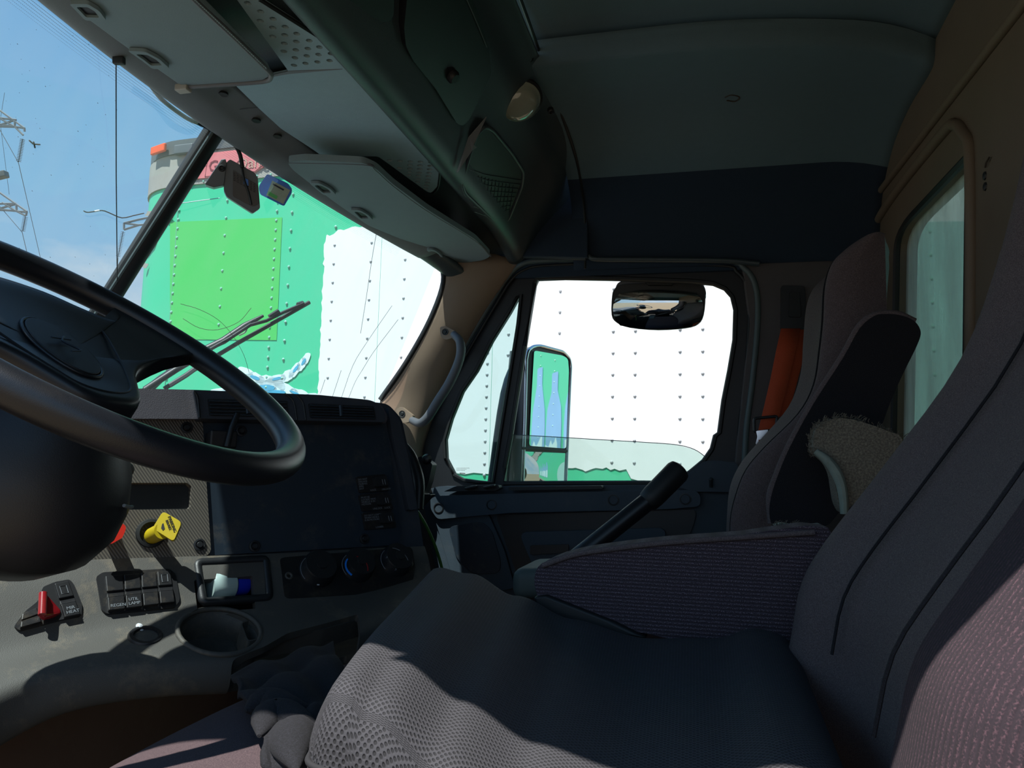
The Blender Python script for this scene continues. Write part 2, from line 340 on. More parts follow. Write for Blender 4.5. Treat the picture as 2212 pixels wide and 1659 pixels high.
# rear wall with its window
XW = .455
RW = Plane((XW, 1, 0), (-1, 0, 0))
rw = [tuple(RW.at(a, b)) for a, b in fillet([(1936, 500), (2092, 335), (2083, 1060), (1927, 1030)], [45, 6, 10, 10])]
wb = struct(plate('wall_back', [[(XW, .3, -.78), (XW, 2.33, -.78), (XW, 2.33, .93), (XW, .3, .93)], rw], (.05, 0, 0), 'brown'))
gl = struct(plate('window_3', [[V(p)+V((.025, 0, 0)) for p in rw]], (.004, 0, 0), 'rearg'))
fr = tube('rubber_frame', [V(p)+V((.002, 0, 0)) for p in rw], .008, 'rubber', gl, n=6, closed=True)
RW2 = Plane((XW-.004, 1, 0), (-1, 0, 0))
tube('window_surround', [RW2.at(*q) for q in [(1880, 560), (1884, 505), (1925, 430), (2035, 290), (2063, 270), (2083, 290), (2096, 340), (2098, 600), (2094, 900)]], .011, 'brown', wb, k=5)
tube('window_surround', [RW2.at(*q) for q in [(1860, 500), (1872, 455), (1900, 415), (2060, 205), (2211, 8), (2260, -60)]], .009, 'brown', wb, k=5)
g = Geo()
for q in [(2128, 380), (2129, 403)]: g.dome(RW.at(*q), (-1, 0, 0), .008, .004)
g.out('screw', 'rubber', wb)
tube('scuff', [RW2.at(*q) for q in [(2137, 340), (2130, 352), (2128, 362)]], .0015, 'dirtm', wb)
lathe('window_bolt', RW.at(1938, 568, -.02), (-1, 0, 0), [(.014, 0), (.014, .003), (.009, .004), (.006, .002), (0, .002)], 'vinyl', gl)

# ceiling (headliner): raised centre panel with a soft step
rows = []
for i in range(13):
    x = -.40+.87*i/12; ys = 1.56+.10*max(0, (x+.1)/.55)**2*1.2
    prof = [(.28, .60), (.30, .80), (.42, .905), (.8, .93), (1.2, .935), (ys-.03, .935), (ys-.008, .930), (ys+.006, .893), (ys+.05, .886), (1.9, .892), (2.06, .87), (2.19, .80), (2.245, .70), (2.26, .60)]
    rows.append([V((x, y, z-(.03*max(0, (x-.30)/.17)**2 if y > .5 else 0))) for y, z in prof])
ce = struct(loft('ceiling', rows, 'ceil', k=2, kc=4, solid=.006))
ce.data.materials.append(MT['wallshade'])
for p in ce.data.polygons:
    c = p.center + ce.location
    if c.y > 2.12: p.material_index = 1  # side drop takes the darker copy, shade painted in
tube('headliner_tear', [P(*q, Z=.888) for q in [(1566, 210), (1580, 205), (1597, 210), (1588, 219), (1570, 217)]], .0016, 'dirtm', ce, k=4)
# side headers and pillars (passenger side)
DY = 2.28
D = Plane((0, DY, 0), (0, -1, 0))
def dr(l, y=DY): return [P(a, b, Y=y) for a, b in l]
rgt = [[(-.86, 2.31, .56), (.455, 2.31, .56), (.455, 2.31, .93), (-.86, 2.31, .93)]]
struct(plate('wall_right', [[V((-.76, 2.265, .585)), V((.455, 2.265, .585)), V((.455, 2.265, .93)), V((-.76, 2.265, .93))]], (0, .05, 0), 'wallshade'))
struct(plate('wall_left_header', [[V((-.80, .29, .60)), V((.455, .30, .61)), V((.455, .28, .93)), V((-.80, .28, .93))]], (0, .03, 0), 'shell', bevel=.008))
# header trim strip over the door, two lengths meeting at the seam
tr = struct(tube('trim_1', dr([(1075, 548), (1110, 551), (1190, 555), (1266, 557)], 2.235), .012, 'shell', k=4, flat=.7))
struct(tube('trim_2', dr([(1272, 553), (1290, 560), (1400, 561), (1560, 563), (1640, 570)], 2.238), .011, 'shell', k=4, flat=.7))
# B pillar
bp = struct(plate('wall_pillar', [dr([(1600, 560), (1830, 560), (1900, 570), (1900, 1300), (1560, 1300), (1590, 960), (1618, 700)], 2.262)], (0, .04, 0), 'pillar', bevel=.006))
# A pillar cover: lofted between windscreen edge and door seal
lft = [(925, 538), (950, 560), (958, 610), (930, 690), (880, 780), (822, 864), (830, 930), (860, 1000), (905, 1060)]
rg = [(1085, 545), (1120, 566), (1092, 610), (1045, 680), (1000, 760), (958, 850), (925, 930), (912, 990), (935, 1065)]
rows = [[P(a[0], a[1], Y=2.175), P(a[0]*.62+b[0]*.38, a[1]*.62+b[1]*.38, Y=2.19), P(a[0]*.25+b[0]*.75, a[1]*.25+b[1]*.75, Y=2.22), P(b[0], b[1], Y=2.262)] for a, b in zip(lft, rg)]
ap = struct(loft('wall_front_pillar', rows, 'beige', k=4, kc=4, solid=.006))
tube('pillar_edge', [P(a, b, Y=2.177) for a, b in lft[1:6]], .009, 'rubber', ap, k=5)
# grab handle on the A pillar
gh = thing('grab_handle', 'worn beige and grey grab handle screwed to the passenger windscreen pillar', 'handle', P(890, 900, Y=2.17))
hp = [(962, 720, 2.165), (980, 722, 2.14), (994, 740, 2.115), (993, 775, 2.105), (972, 825, 2.10), (945, 868, 2.10), (925, 900, 2.105), (908, 914, 2.12), (890, 908, 2.15), (872, 894, 2.165)]
tube('grip', [P(a, b, Y=y) for a, b, y in hp[1:9]], [.011, .0135, .014, .014, .0135, .011], 'hous', gh, k=5, n=14)
for l in ([(950, 706), (962, 704), (985, 716), (978, 730), (962, 734), (952, 728)], [(855, 884), (867, 878), (893, 898), (884, 912), (872, 914), (858, 898)]):
    plate('mounting_plate', [[P(a, b, Y=2.155) for a, b in fillet(l, 5)]], (0, .018, 0), 'beige', gh, bevel=.003)
for q in [(962, 717), (869, 894)]:
    lathe('screw', P(*q, Y=2.156), (0, -1, 0), [(.010, 0), (.010, .003), (.006, .002), (.004, .004), (0, .004)], 'rubber', gh, 14)

# ------------------------------------------------------------------ windscreen
A_, B_, C_, D_ = V((-.955, 1.28, .665)), V((-.80, 2.15, .615)), V((-1.03, 2.15, .02)), V((-1.42, 1.28, -.02))
B2, C2 = V((-.80, .41, .615)), V((-1.03, .41, .02))
def glassgrid(a, b, c, d, n=6):
    v = []; f = []
    for i in range(n+1):
        for j in range(n+1):
            t, s = i/n, j/n; p = lerp(lerp(a, b, s), lerp(d, c, s), t); v.append(p+V((-.03*sin(pi*s), 0, 0)))
    for i in range(n):
        for j in range(n): f.append((i*(n+1)+j, i*(n+1)+j+1, (i+1)*(n+1)+j+1, (i+1)*(n+1)+j))
    return v, f
v, f = glassgrid(A_, B_, C_, D_); ws = struct(link('window_1', v, f, 'wshield'))
v, f = glassgrid(A_, B2, C2, D_); ws2 = struct(link('window_2', v, f, 'wshield'))
tube('centre_pillar', [V((-.955, 1.285, .672)), V((-1.19, 1.285, .31)), V((-1.42, 1.285, -.03))], .0225, 'rubber', ws, n=12, flat=.8)
tube('centre_bead', [V((-.945, 1.265, .66)), V((-1.18, 1.265, .31)), V((-1.40, 1.265, -.03))], .0035, 'seal', ws, n=6)
tube('frit_edge', [V((Xh(y)-.005, y, Zh(y)+.002)) for y in [1.3, 1.5, 1.7, 1.9, 2.1]], .006, 'rubber', ws, n=6)
def wsat(px, py, pas=None):
    """point on the real glass"""
    for a, b, d in ((A_, B_, D_), (A_, B2, D_)):
        n = (b-a).cross(d-a); r = ray(px, py); q = r*(a.dot(n)/r.dot(n))
        if (q.y >= 1.28) == (b is B_): return q+V((-.012, 0, 0))
# frit dots along the top edge, in the glass
g = Geo()
for i in range(430):
    y = .55+(2.0-.55)*i/430
    for j in range(6):
        x0, z0 = Xh(y), Zh(y); sl = V((-.235, 0, -.36)).normalized()
        g.dome(V((x0-.012, y+(.0017 if j % 2 else 0), z0-.002))+sl*(.006+.0042*j), (1, 0, .6), .00135-.00012*j, .0003, seg=4, rings=1)
g.out('frit_dots', 'rubber', ws2, smooth=False)
# cracks and bug marks in the glass
tube('crack', [wsat(a, b) for a, b in [(193, 455), (203, 458), (232, 454), (250, 460), (275, 470), (300, 465), (322, 460)]], .0011, 'dirtm', ws2, k=3, n=5)
tube('crack', [wsat(a, b) for a, b in [(216, 456), (226, 454)]], .0018, 'crack', ws2, n=5)
for l in ([(77, 302), (86, 310), (98, 311)], [(86, 305), (89, 318)], [(97, 311), (100, 311)]): tube('smear', [wsat(a, b) for a, b in l], .0012, 'dirtm', ws2, n=5)
for l in ([(400, 656), (440, 668), (480, 690), (510, 722), (535, 765), (547, 805)], [(405, 688), (440, 708), (480, 712), (525, 695), (552, 665)]): tube('scratch', [wsat(a, b) for a, b in l], .0006, 'dirtm', ws, k=4, n=4)
for l in ([(390, 440), (440, 433), (485, 427)], [(385, 421), (412, 418)]): tube('scratch', [wsat(a, b) for a, b in l], .0008, 'crack', ws, n=4)
for l in ([(822, 503), (812, 560), (800, 640), (787, 720)], [(855, 660), (800, 740), (770, 790), (745, 860)], [(868, 690), (815, 760), (790, 800)], [(700, 850), (710, 820)], [(725, 860), (745, 800)], [(760, 862), (775, 825), (790, 800)]): tube('scratch', [wsat(a, b) for a, b in l], .0006, 'rubber', ws, k=3, n=4)
g = Geo()
for i in range(70):
    q = wsat(random.uniform(20, 300), random.uniform(60, 620)); g.dome(q, (1, 0, .6), random.uniform(.0004, .0011), seg=5, rings=1)
g.out('dust_specks', 'dirtm', ws2, smooth=False)
# vertical wire and its clip
cl = thing('aerial_wire', 'thin black wire hanging straight down the windscreen from a small clip', 'wire', wsat(253, 140))
tube('wire', [wsat(253, 138)+V((.01, 0, 0)), wsat(253, 380)+V((.01, 0, 0)), wsat(256, 700)+V((.01, 0, 0)), ], .0010, 'rubber', cl, n=6)
g = Geo(); q = wsat(257, 131)+V((.012, 0, 0)); g.box(q, (RT*.009, UP*.006, FW*.005)); g.out('clip', 'rubber', cl, bevel=.002)
# front bulkhead under the glass, brown kick panel
cowl = [V((-1.44, .3, -.04)), V((-1.44, 2.26, -.04)), V((-1.0, 2.26, -.04)), V((-1.0, .3, -.04))]
struct(plate('wall_cowl', [cowl], (0, 0, -.05), 'dashtop'))
rows = [[V((-1.02, y, -.06)), V((-1.0, y, -.3)), V((-.96, y, -.55)), V((-1.0, y, -.79))] for y in (.3, .8, 1.3, 1.8, 2.26)]
struct(loft('wall_front', rows, 'kick', k=2, kc=4, solid=.02))
# lower side wall below the door (foot well) and floor-level filler
struct(plate('wall_right_lower', [[V((-1.44, 2.27, -.79)), V((-.55, 2.27, -.79)), V((-.55, 2.27, -.14)), V((-.80, 2.262, -.13)), V((-.95, 2.262, -.06)), V((-1.44, 2.27, -.04))]], (0, .03, 0), 'pillar'))

# ------------------------------------------------------------------ passenger door
door = thing('door_1', None, None, (0, DY, -.75), kind='structure')
Lw = [(962, 990), (960, 950), (973, 904), (997, 845), (1028, 800), (1061, 735), (1100, 673), (1117, 642), (1126, 636), (1119, 700), (1100, 820), (1082, 930), (1065, 1042), (1030, 1041), (1002, 1037), (980, 1025)]
Mw = [(1155, 612), (1160, 601), (1175, 599), (1347, 602), (1491, 607), (1540, 612), (1566, 623), (1582, 641), (1589, 670), (1587, 735), (1576, 800), (1563, 866), (1554, 935), (1545, 942), (1538, 970), (1520, 996), (1491, 1020), (1452, 1044), (1390, 1043), (1087, 1044), (1090, 1010), (1103, 940), (1120, 830), (1133, 748)]
fo = [(925, 1062), (900, 1030), (894, 985), (902, 925), (945, 845), (990, 765), (1060, 650), (1090, 600), (1122, 570), (1180, 570), (1300, 567), (1555, 570), (1600, 585), (1622, 620), (1628, 680), (1618, 800), (1604, 920), (1597, 1066)]
plate('door_frame', [dr(fillet(fo, 12)), dr(Lw), dr(Mw)], (0, .035, 0), 'doorframe', door, bevel=.003)
tube('glass_seal', dr(Lw, DY-.002), .006, 'rubber', door, n=6, closed=True)
tube('glass_seal', dr(Mw, DY-.002), .007, 'rubber', door, n=6, closed=True)
plate('quarter_glass', [dr(Lw, DY+.012)], (0, .004, 0), 'quarter', door)
# the wound-down side glass with its curved top edge
sg = [(1088, 938), (1200, 944), (1300, 950), (1400, 956), (1462, 961), (1500, 971), (1528, 990), (1528, 1050), (1084, 1050)]
plate('side_glass', [dr(fillet(sg, [0, 0, 0, 20, 20, 10, 2, 0, 0]), DY+.016)], (0, .004, 0), 'sideg', door)
tube('glass_edge', dr(sg[:7], DY+.018), .0012, 'seal', door, k=4, n=5)
tube('door_seal', dr([(900, 1000), (898, 970), (914, 915), (950, 845), (995, 765), (1060, 655), (1095, 600), (1128, 571), (1175, 563), (1300, 560), (1560, 564), (1608, 580), (1632, 618), (1637, 690), (1626, 820), (1612, 930), (1606, 1060)], 2.262), .0085, 'seal', door, k=5, n=8)
tube('door_seal', dr([(912, 1005), (908, 970), (922, 920), (962, 845), (1008, 765), (1070, 660), (1104, 606), (1134, 583), (1178, 574), (1300, 571), (1552, 574), (1592, 588), (1615, 622), (1619, 690), (1610, 820), (1597, 930), (1590, 1060)], 2.268), .0055, 'rubber', door, k=5, n=8)
# etched maker marks on the quarter glass
g = Geo()
for k, (x0, x1) in enumerate([(986, 1012), (986, 1006), (986, 1004)]):
    x = x0
    while x < x1: g.tube([P(x, 1011+k*2.6, Y=DY+.0105), P(x+2.2, 1011.3+k*2.6, Y=DY+.0105)], .0006, 4); x += 3.2
g.tube([P(993, 1022, Y=DY+.0105), P(1005, 1023, Y=DY+.0105)], .0014, 4); g.out('etched_mark', 'rubber', door)
# door inner panel
lp = [(905, 1062), (950, 1050), (1075, 1052), (1095, 1049), (1450, 1047), (1478, 1030), (1500, 1010), (1520, 996), (1545, 994), (1592, 1000), (1596, 1080), (1588, 1320), (1150, 1330), (1000, 1310), (940, 1230), (918, 1100)]
pan = plate('door_panel', [dr(fillet(lp, 10), 2.245)], (0, .06, 0), 'doorpanel', door, bevel=.005)
plate('arm_rail', [dr(fillet([(928, 1078), (945, 1071), (1200, 1063), (1500, 1058), (1514, 1070), (1512, 1094), (1440, 1100), (1100, 1108), (945, 1122), (930, 1100)], 9), 2.215)], (0, .035, 0), 'doorpanel', door, bevel=.008)
plate('map_pocket', [dr(fillet([(1070, 1112), (1505, 1100), (1500, 1130), (1470, 1200), (1440, 1290), (1180, 1290), (1120, 1250)], 14), 2.236)], (0, .02, 0), 'black', door, bevel=.006)
plate('pocket_lip', [dr(fillet([(1120, 1150), (1440, 1140), (1420, 1290), (1200, 1290), (1150, 1220)], 20), 2.222)], (0, .02, 0), 'doorpanel', door, bevel=.006)
plate('speaker_surround', [dr(fillet([(940, 1124), (1055, 1110), (1090, 1190), (1112, 1270), (1010, 1290), (975, 1240)], 10), 2.228)], (0, .03, 0), 'doorpanel', door, bevel=.005)
plate('speaker_grille', [dr(fillet([(968, 1138), (1040, 1126), (1062, 1145), (1082, 1215), (1078, 1238), (1020, 1240), (985, 1205)], 14), 2.223)], (0, .02, 0), 'panel', door, bevel=.003)
plate('handle_recess', [dr(fillet([(1145, 1178), (1228, 1176), (1228, 1194), (1145, 1198)], 4), 2.214)], (0, .02, 0), 'black', door, bevel=.002)
for q in [(948, 1097), (1062, 1090), (1325, 1080), (1480, 1078)]:
    lathe('screw_cover', P(*q, Y=2.217), (0, -1, 0), [(.016, 0), (.016, .004), (.013, .0045), (.012, .001), (0, .001)], 'black', door, 20)
plate('switch_pad', [dr(fillet([(958, 1062), (985, 1050), (1076, 1047), (1080, 1056), (1070, 1060)], 4), 2.205)], (0, .035, 0), 'black', door, bevel=.003)
for q in [(1018, 1053), (1058, 1051)]:
    rbox('window_switch', P(*q, Y=2.2), ((.017, 0, .004), (0, .012, 0), (-.001, 0, .0035)), .002, 'switch', door)
plate('ledge_recess', [dr(fillet([(1098, 1052), (1300, 1049), (1302, 1056), (1098, 1060)], 3), 2.205)], (0, .035, 0), 'rubber', door, bevel=.002)
plate('corner_cover', [dr(fillet([(1455, 1050), (1490, 1030), (1520, 1004), (1532, 996), (1590, 998), (1596, 1010), (1590, 1063), (1500, 1062)], 6), 2.218)], (0, .04, 0), 'doorpanel', door, bevel=.006)
g = Geo(); g.tube([P(1536, 1052, Y=2.21), P(1536, 1036, Y=2.205)], .005, 8); g.dome(P(1536, 1036, Y=2.205), UP, .007, .006); g.out('lock_pin', 'black', door)

# unseen white bonnet, added to bounce sun up to the overhead
rows = [[V((x, 1.28+hw*s, z-.10*abs(s)**3)) for s in (-1, -.9, -.5, 0, .5, .9, 1)]+[] for x, z, hw in ((-1.50, -.09, .93), (-1.9, -.10, .88), (-2.4, -.16, .80), (-2.8, -.26, .72), (-2.95, -.5, .68))]
struct(loft('bounce_bonnet', rows, 'twhite', None, k=4, kc=4, solid=.01))
# ------------------------------------------------------------------ trailer alongside
TA = radians(2.9); TE = V((cos(TA), -sin(TA), 0)); TN = V((-sin(TA), -cos(TA), 0)); TP = V((0, 4.35, 0))
TPL = Plane(TP, TN)
def txz(px, py): q = TPL.at(px, py)-TP; return q.dot(TE), q.z
def tp(x, z, off=0): return TP + TE*x + V((0, 0, z)) + TN*off
tl = thing('semi_trailer', 'green riveted box trailer with large rough white paint-over standing alongside', 'trailer', tp(-3, -2.05))
def plan(x0, x1, r, depth=2.5):
    """rounded-nose plan outline as (x, into) pairs"""
    pts = [(x1, 0)]
    for i in range(13):
        a = pi/2*i/12; pts.append((x0+r-r*sin(a), r-r*cos(a)))
    for i in range(13):
        a = pi/2*i/12; pts.append((x0+r-r*cos(a), depth-r+r*sin(a)))
    pts.append((x1, depth)); return pts
def wallring(name, x0, x1, r, z0, z1, off, m, cap=False):
    pl = plan(x0-off, x1, r+off); pl = [(x, y-off) for x, y in pl]; n = len(pl)
    v = [tp(x, z0, -y) for x, y in pl]+[tp(x, z1, -y) for x, y in pl]
    f = [(i, (i+1) % n, (i+1) % n+n, i+n) for i in range(n)]
    f += [tuple(range(n, 2*n)), tuple(reversed(range(n)))]
    return link(name, v, f, m, tl, ang=25)
X0, X1, RR = -4.22, 9.5, .52
wallring('side_panels', X0, X1, RR, -.95, 2.2, 0, 'tgreen')
wallring('top_rail', X0, X1, RR, 1.93, 2.165, .012, 'trail')
wallring('bottom_rail', X0, X1, RR, -1.05, -.90, .012, 'trail')
wallring('roof_cap', X0+.03, X1, RR, 2.165, 2.265, .03, 'tdark')
an_ = radians(16); n_ = (TN*cos(an_)-TE*sin(an_)); t_ = (TE*cos(an_)+TN*sin(an_))
rbox('marker_lamp', tp(X0+RR-.55*sin(an_), 2.215, -(RR-RR*cos(an_))+.045), (t_*.085, n_*.012, V((0, 0, .030))), .008, 'amber', tl)
rbox('marker_lamp', tp(*txz(405, 327), .035), (TE*.08, TN*.015, V((0, 0, .036))), .01, 'hous', tl)
# name plate on the rail
pl = [txz(*q) for q in [(414, 383), (560, 362), (575, 352), (598, 343), (548, 326), (430, 338)]]
x0, z0 = txz(414, 383); x1 = -2.90
plate('name_plate', [[tp(x0, 1.965, .014), tp(x1-.13, 1.965, .014), tp(x1, 2.03, .014), tp(x1-.06, 2.145, .014), tp(x0+.02, 2.145, .014)]], TN*.008, 'tred', tl)
plate('name_plate_panel', [[tp(x0+.14, 1.975, .022), tp(x1-.12, 1.975, .022), tp(x1-.04, 2.03, .022), tp(x1-.1, 2.13, .022), tp(x0+.14, 2.13, .022)]], TN*.004, 'tred', tl)
for xx in (x0+.07, x0+.135): tube('plate_line', [tp(xx, 1.97, .024), tp(xx+.02, 2.14, .024)], .004, 'tredd', tl, n=4)
tube('plate_line', [tp(x0+.02, 2.06, .024), tp(x0+.135, 2.06, .024)], .004, 'tredd', tl, n=4)
text('Great', tp(x0+.16, 2.005, .028), TE, V((0, 0, 1))+TE*.25, .115, 'tredd', tl, depth=.004)
text('Dane', tp(x0+.40, 2.000, .028), TE, V((0, 0, 1))+TE*.25, .115, 'tlogo', tl, depth=.004)
# paint: yellow-green patch and the rough white block
def rag(a, b, n, amp):
    out = []
    for i in range(n): t = i/n; out.append((lerp(a[0], b[0], t)+random.uniform(-amp, amp), lerp(a[1], b[1], t)+random.uniform(-amp, amp)))
    return out
g1 = [txz(368, 480), txz(610, 470), txz(598, 735), txz(368, 733)]
plate('paint_patch', [[tp(x, z, .002) for x, z in g1]], TN*.0015, 'tgreen2', tl)
pts = [txz(705, 512), txz(730, 508), txz(735, 491), txz(800, 488)]
x9 = 9.3
ol = rag((-2.455, 1.49), (-2.38, 1.49), 6, .006)+rag((-2.37, 1.52), (-2.1, 1.54), 10, .008)+[(-2.0, 1.55), (-1.6, 1.52), (-1.55, 1.8)]+[(2.0, 1.84), (3.2, 1.80), (3.2, .9), (2.3, .75)]
ol += rag((2.3, 1.18), (1.25, 1.318), 8, .004) + rag((1.25, 1.318), (.75, 1.345), 5, .002) + [(.62, .9), (.6, -.07)]
ol += rag((.55, -.07), (-.45, -.055), 30, .012)+rag((-.46, 0.0), (-.62, .012), 6, .008)+rag((-.62, .0), (-1.2, -.01), 20, .012)+rag((-1.2, -.03), (-2.3, -.12), 20, .01)
ol += rag((-2.46, -.12), (-2.47, .45), 16, .01)+rag((-2.45, .45), (-2.46, 1.48), 40, .007)
plate('white_paint', [[tp(x, z, .0035) for x, z in ol]], TN*.0015, 'twhite', tl)
plate('pale_panel', [[tp(.72, -.85, .0045), tp(2.7, -.85, .0045), tp(2.7, 1.22, .0045), tp(1.25, 1.318, .0045), tp(.74, 1.345, .0045)]], TN*.0015, 'tpale', tl)  # paler grey-green area behind the rear window
gp = [(1.10, 1.57)]+rag((1.12, 1.50), (1.24, 1.47), 4, .008)+rag((1.25, 1.47), (1.25, 1.62), 5, .008)+[(1.2, 1.64)]
plate('paint_patch', [[tp(x, z, .0055) for x, z in gp]], TN*.0015, 'tgreen', tl)
# rivets: part of the panel pattern
g = Geo(); gw = Geo()
RV = []
def col(x, dz, z0=-.85, z1=1.90):
    z = z0
    while z < z1:
        wh = (-2.45 < x < .62 and -.05 < z < 1.5)
        RV.append((wh, x, z)); z += dz
dense = [-3.65, txz(590, 600)[0], txz(1050, 900)[0]]
for x in dense: col(x, .0668)
for q in [(480, 600), (623, 600), (720, 600), (800, 600), (870, 700), (1098, 760), (1210, 670), (1324, 800), (1372, 800), (1469, 800), (1518, 800)]: col(txz(*q)[0], .125, -.83)
x = .5
while x < 9: col(x, .125); x += .61
for i in range(60):
    xx = -4.0+i*.11
    g.dome(tp(xx if xx > -3.7 else -3.7, 1.945, .014), TN, .008, .006, seg=6, rings=2)
def vis(x, z):
    c = tp(x, z); d = c.dot(FW); px = CX+FPX*c.dot(RT)/d; py = CY-FPX*c.dot(UP)/d; return 370 < px < 1585 and (480 < py < 860 if px < 900 else 600 < py < 1040) and not (1120 < px < 1235)
RV.sort(key=lambda r: (0 if vis(r[1], r[2]) else 1, (tp(r[1], r[2])).length))
rme = {}
for i, (wh, x, z) in enumerate(RV):
    if i < 100:
        if wh not in rme:
            q = Geo(); q.dome(tp(x, z, .004), TN, .010, .007, seg=8, rings=3); o = q.out('rivet', 'rivetw' if wh else 'rivet', tl); rme[wh] = (o, tp(x, z, .004))
        else:
            o0, c0 = rme[wh]; o = o0.copy(); COL.objects.link(o); o.parent = tl; o.location = V(o0.location)+tp(x, z, .004)-c0
    else: (gw if wh else g).dome(tp(x, z, .004), TN, .010, .007, seg=7, rings=2)
g.out('rivets', 'rivet', tl)['kind'] = 'stuff'; gw.out('rivets', 'rivetw', tl)['kind'] = 'stuff'
for x in (-3.66, txz(822, 600)[0], txz(1060, 900)[0]): tube('panel_seam', [tp(x, -.9, .004), tp(x, 1.85, .004)], .0025, 'rivet', tl, n=4)
# peeled paint near the nose
for c, r in (((-3.80, 1.74), .03), ((-3.72, 1.70), .022), ((-3.93, 1.76), .03), ((-3.90, 1.55), .045), ((-3.95, 1.38), .02)):
    ang = [i*2*pi/11 for i in range(11)]
    plate('peeled_paint', [[tp(c[0]+r*1.5*cos(a)*random.uniform(.6, 1.2), c[1]+r*sin(a)*random.uniform(.6, 1.2), -(max(0, -3.72-c[0])**2)*1.0+.012) for a in ang]], TN*.002, random.choice(['trail', 'twhite', 'trail']), tl)
# splash artwork low on the nose panel
def blobpoly(c, rx, rz, rot, n=22, amp=.12):
    o = []
    for i in range(n):
        a = 2*pi*i/n; r = 1+random.uniform(-amp, amp); x, z = rx*cos(a)*r, rz*sin(a)*r; o.append((c[0]+x*cos(rot)-z*sin(rot), c[1]+x*sin(rot)+z*cos(rot)))
    return o
def art(px, py, rx, rz, rot, m, off, n=20, amp=.1):
    c = txz(px, py); plate('splash_artwork', [[tp(x, z, off) for x, z in blobpoly(c, rx, rz, rot, n, amp)]], TN*.001, m, tl)
for q in [(530, 805, .07, .035, -.3), (550, 818, .08, .04, -.2), (575, 822, .08, .035, 0), (600, 820, .07, .035, .2), (622, 812, .06, .035, .6), (638, 800, .06, .03, .9), (652, 788, .05, .028, 1.0), (662, 775, .045, .026, 1.0), (590, 835, .10, .05, 0), (620, 840, .1, .03, -.4), (650, 852, .09, .03, -.3), (675, 856, .05, .022, 0), (565, 850, .12, .06, .1), (470, 852, .12, .04, .2), (500, 845, .10, .03, .3)]: art(*q, 'ice', .005)
for q in [(552, 816, .04, .012, -.3), (600, 818, .04, .010, .2), (640, 797, .03, .010, .9), (657, 782, .025, .010, 1.0), (575, 838, .07, .02, 0), (592, 850, .09, .022, .1), (560, 856, .06, .02, 0), (640, 850, .05, .008, -.4), (490, 848, .06, .012, .2)]: art(*q, 'iceb', .0065)
# bottle prints further along the side
for bx in (4.7, 5.35, 6.0, 6.7, 7.5, 8.2):
    w = random.uniform(.24, .31); h = random.uniform(.9, 1.15); z0 = .0
    o = [(bx-w, z0-.5), (bx+w, z0-.5), (bx+w, z0+.4), (bx+w*.9, z0+.6), (bx+w*.4, z0+h-.22), (bx+w*.4, z0+h), (bx-w*.4, z0+h), (bx-w*.4, z0+h-.22), (bx-w*.9, z0+.6), (bx-w, z0+.4)]
    plate('bottle_print', [[tp(x, z, .004) for x, z in fillet(o, .03, 3)]], TN*.001, 'water', tl)
    o = rag((bx-w*.9, -.45), (bx+w*.9, -.45), 5, .01)+rag((bx+w*.9, .2), (bx-w*.9, .25), 8, .05)
    plate('bottle_print', [[tp(x, z, .0055) for x, z in o]], TN*.001, 'ice', tl)
# undercarriage so the trailer stands on the ground
for ax in (6.6, 7.9):
    for s in (.12, .45): lathe('wheel', tp(ax, -1.54, -s+.05), TN, [(0, 0), (.28, 0), (.30, .03), (.48, .02), (.51, -.04), (.51, -.22), (.48, -.26), (0, -.26)], 'rubber', tl)
rbox('axle_frame', tp(7.2, -1.2, -1.25), (TE*1.2, TN*.9, V((0, 0, .2))), .01, 'tdark', tl)
for lx in (-1.2,):
    for s in (.35, 2.1): rbox('landing_leg', tp(lx, -1.52, -s), (TE*.06, TN*.06, V((0, 0, .53))), .005, 'tdark', tl)

# ------------------------------------------------------------------ power pylons
def pyl(name, label, dd, bars, ins, lines, th, mast, cat='pylon', hz=30):
    t = thing(name, label, cat, P(mast, 900, d=dd)*1.0, 'power pylons beyond the windscreen')
    t.location.z = -2.05; g = Geo()
    for a, b in bars: g.tube([P(*a, d=dd), P(*b, d=dd)], th, 5)
    x0 = P(mast, 200, d=dd)
    for s in (-1, 1):
        for s2 in (-1, 1): g.tube([V((x0.x+s*1.6, x0.y+s2*1.6, -2.05)), V((x0.x+s*.6, x0.y+s2*.6, hz*.4)), V((x0.x+s*.3, x0.y+s2*.3, hz))], .10, 5)
    g.out('lattice_frame', 'galv', t)
    for a, b, n, r in ins:
        g = Geo(); A, B = P(*a, d=dd), P(*b, d=dd); g.tube([A, B], r*.25, 5); ax = (B-A).normalized()
        for i in range(n):
            c = lerp(A, B, (i+.5)/n); u = ax.orthogonal().normalized()*1; w = ax.cross(u); k = 8; vv = [c-ax*.01+u*0]
            g.tube([c-ax*r*.1, c+ax*r*.1], r*1.5, 8)
        g.out('insulator_string', 'insul', t)
    for l in lines:
        tube('power_line', [P(a, b, d=q) for a, b, q in l], .012*dd/30, 'wire', t, n=5)
    return t
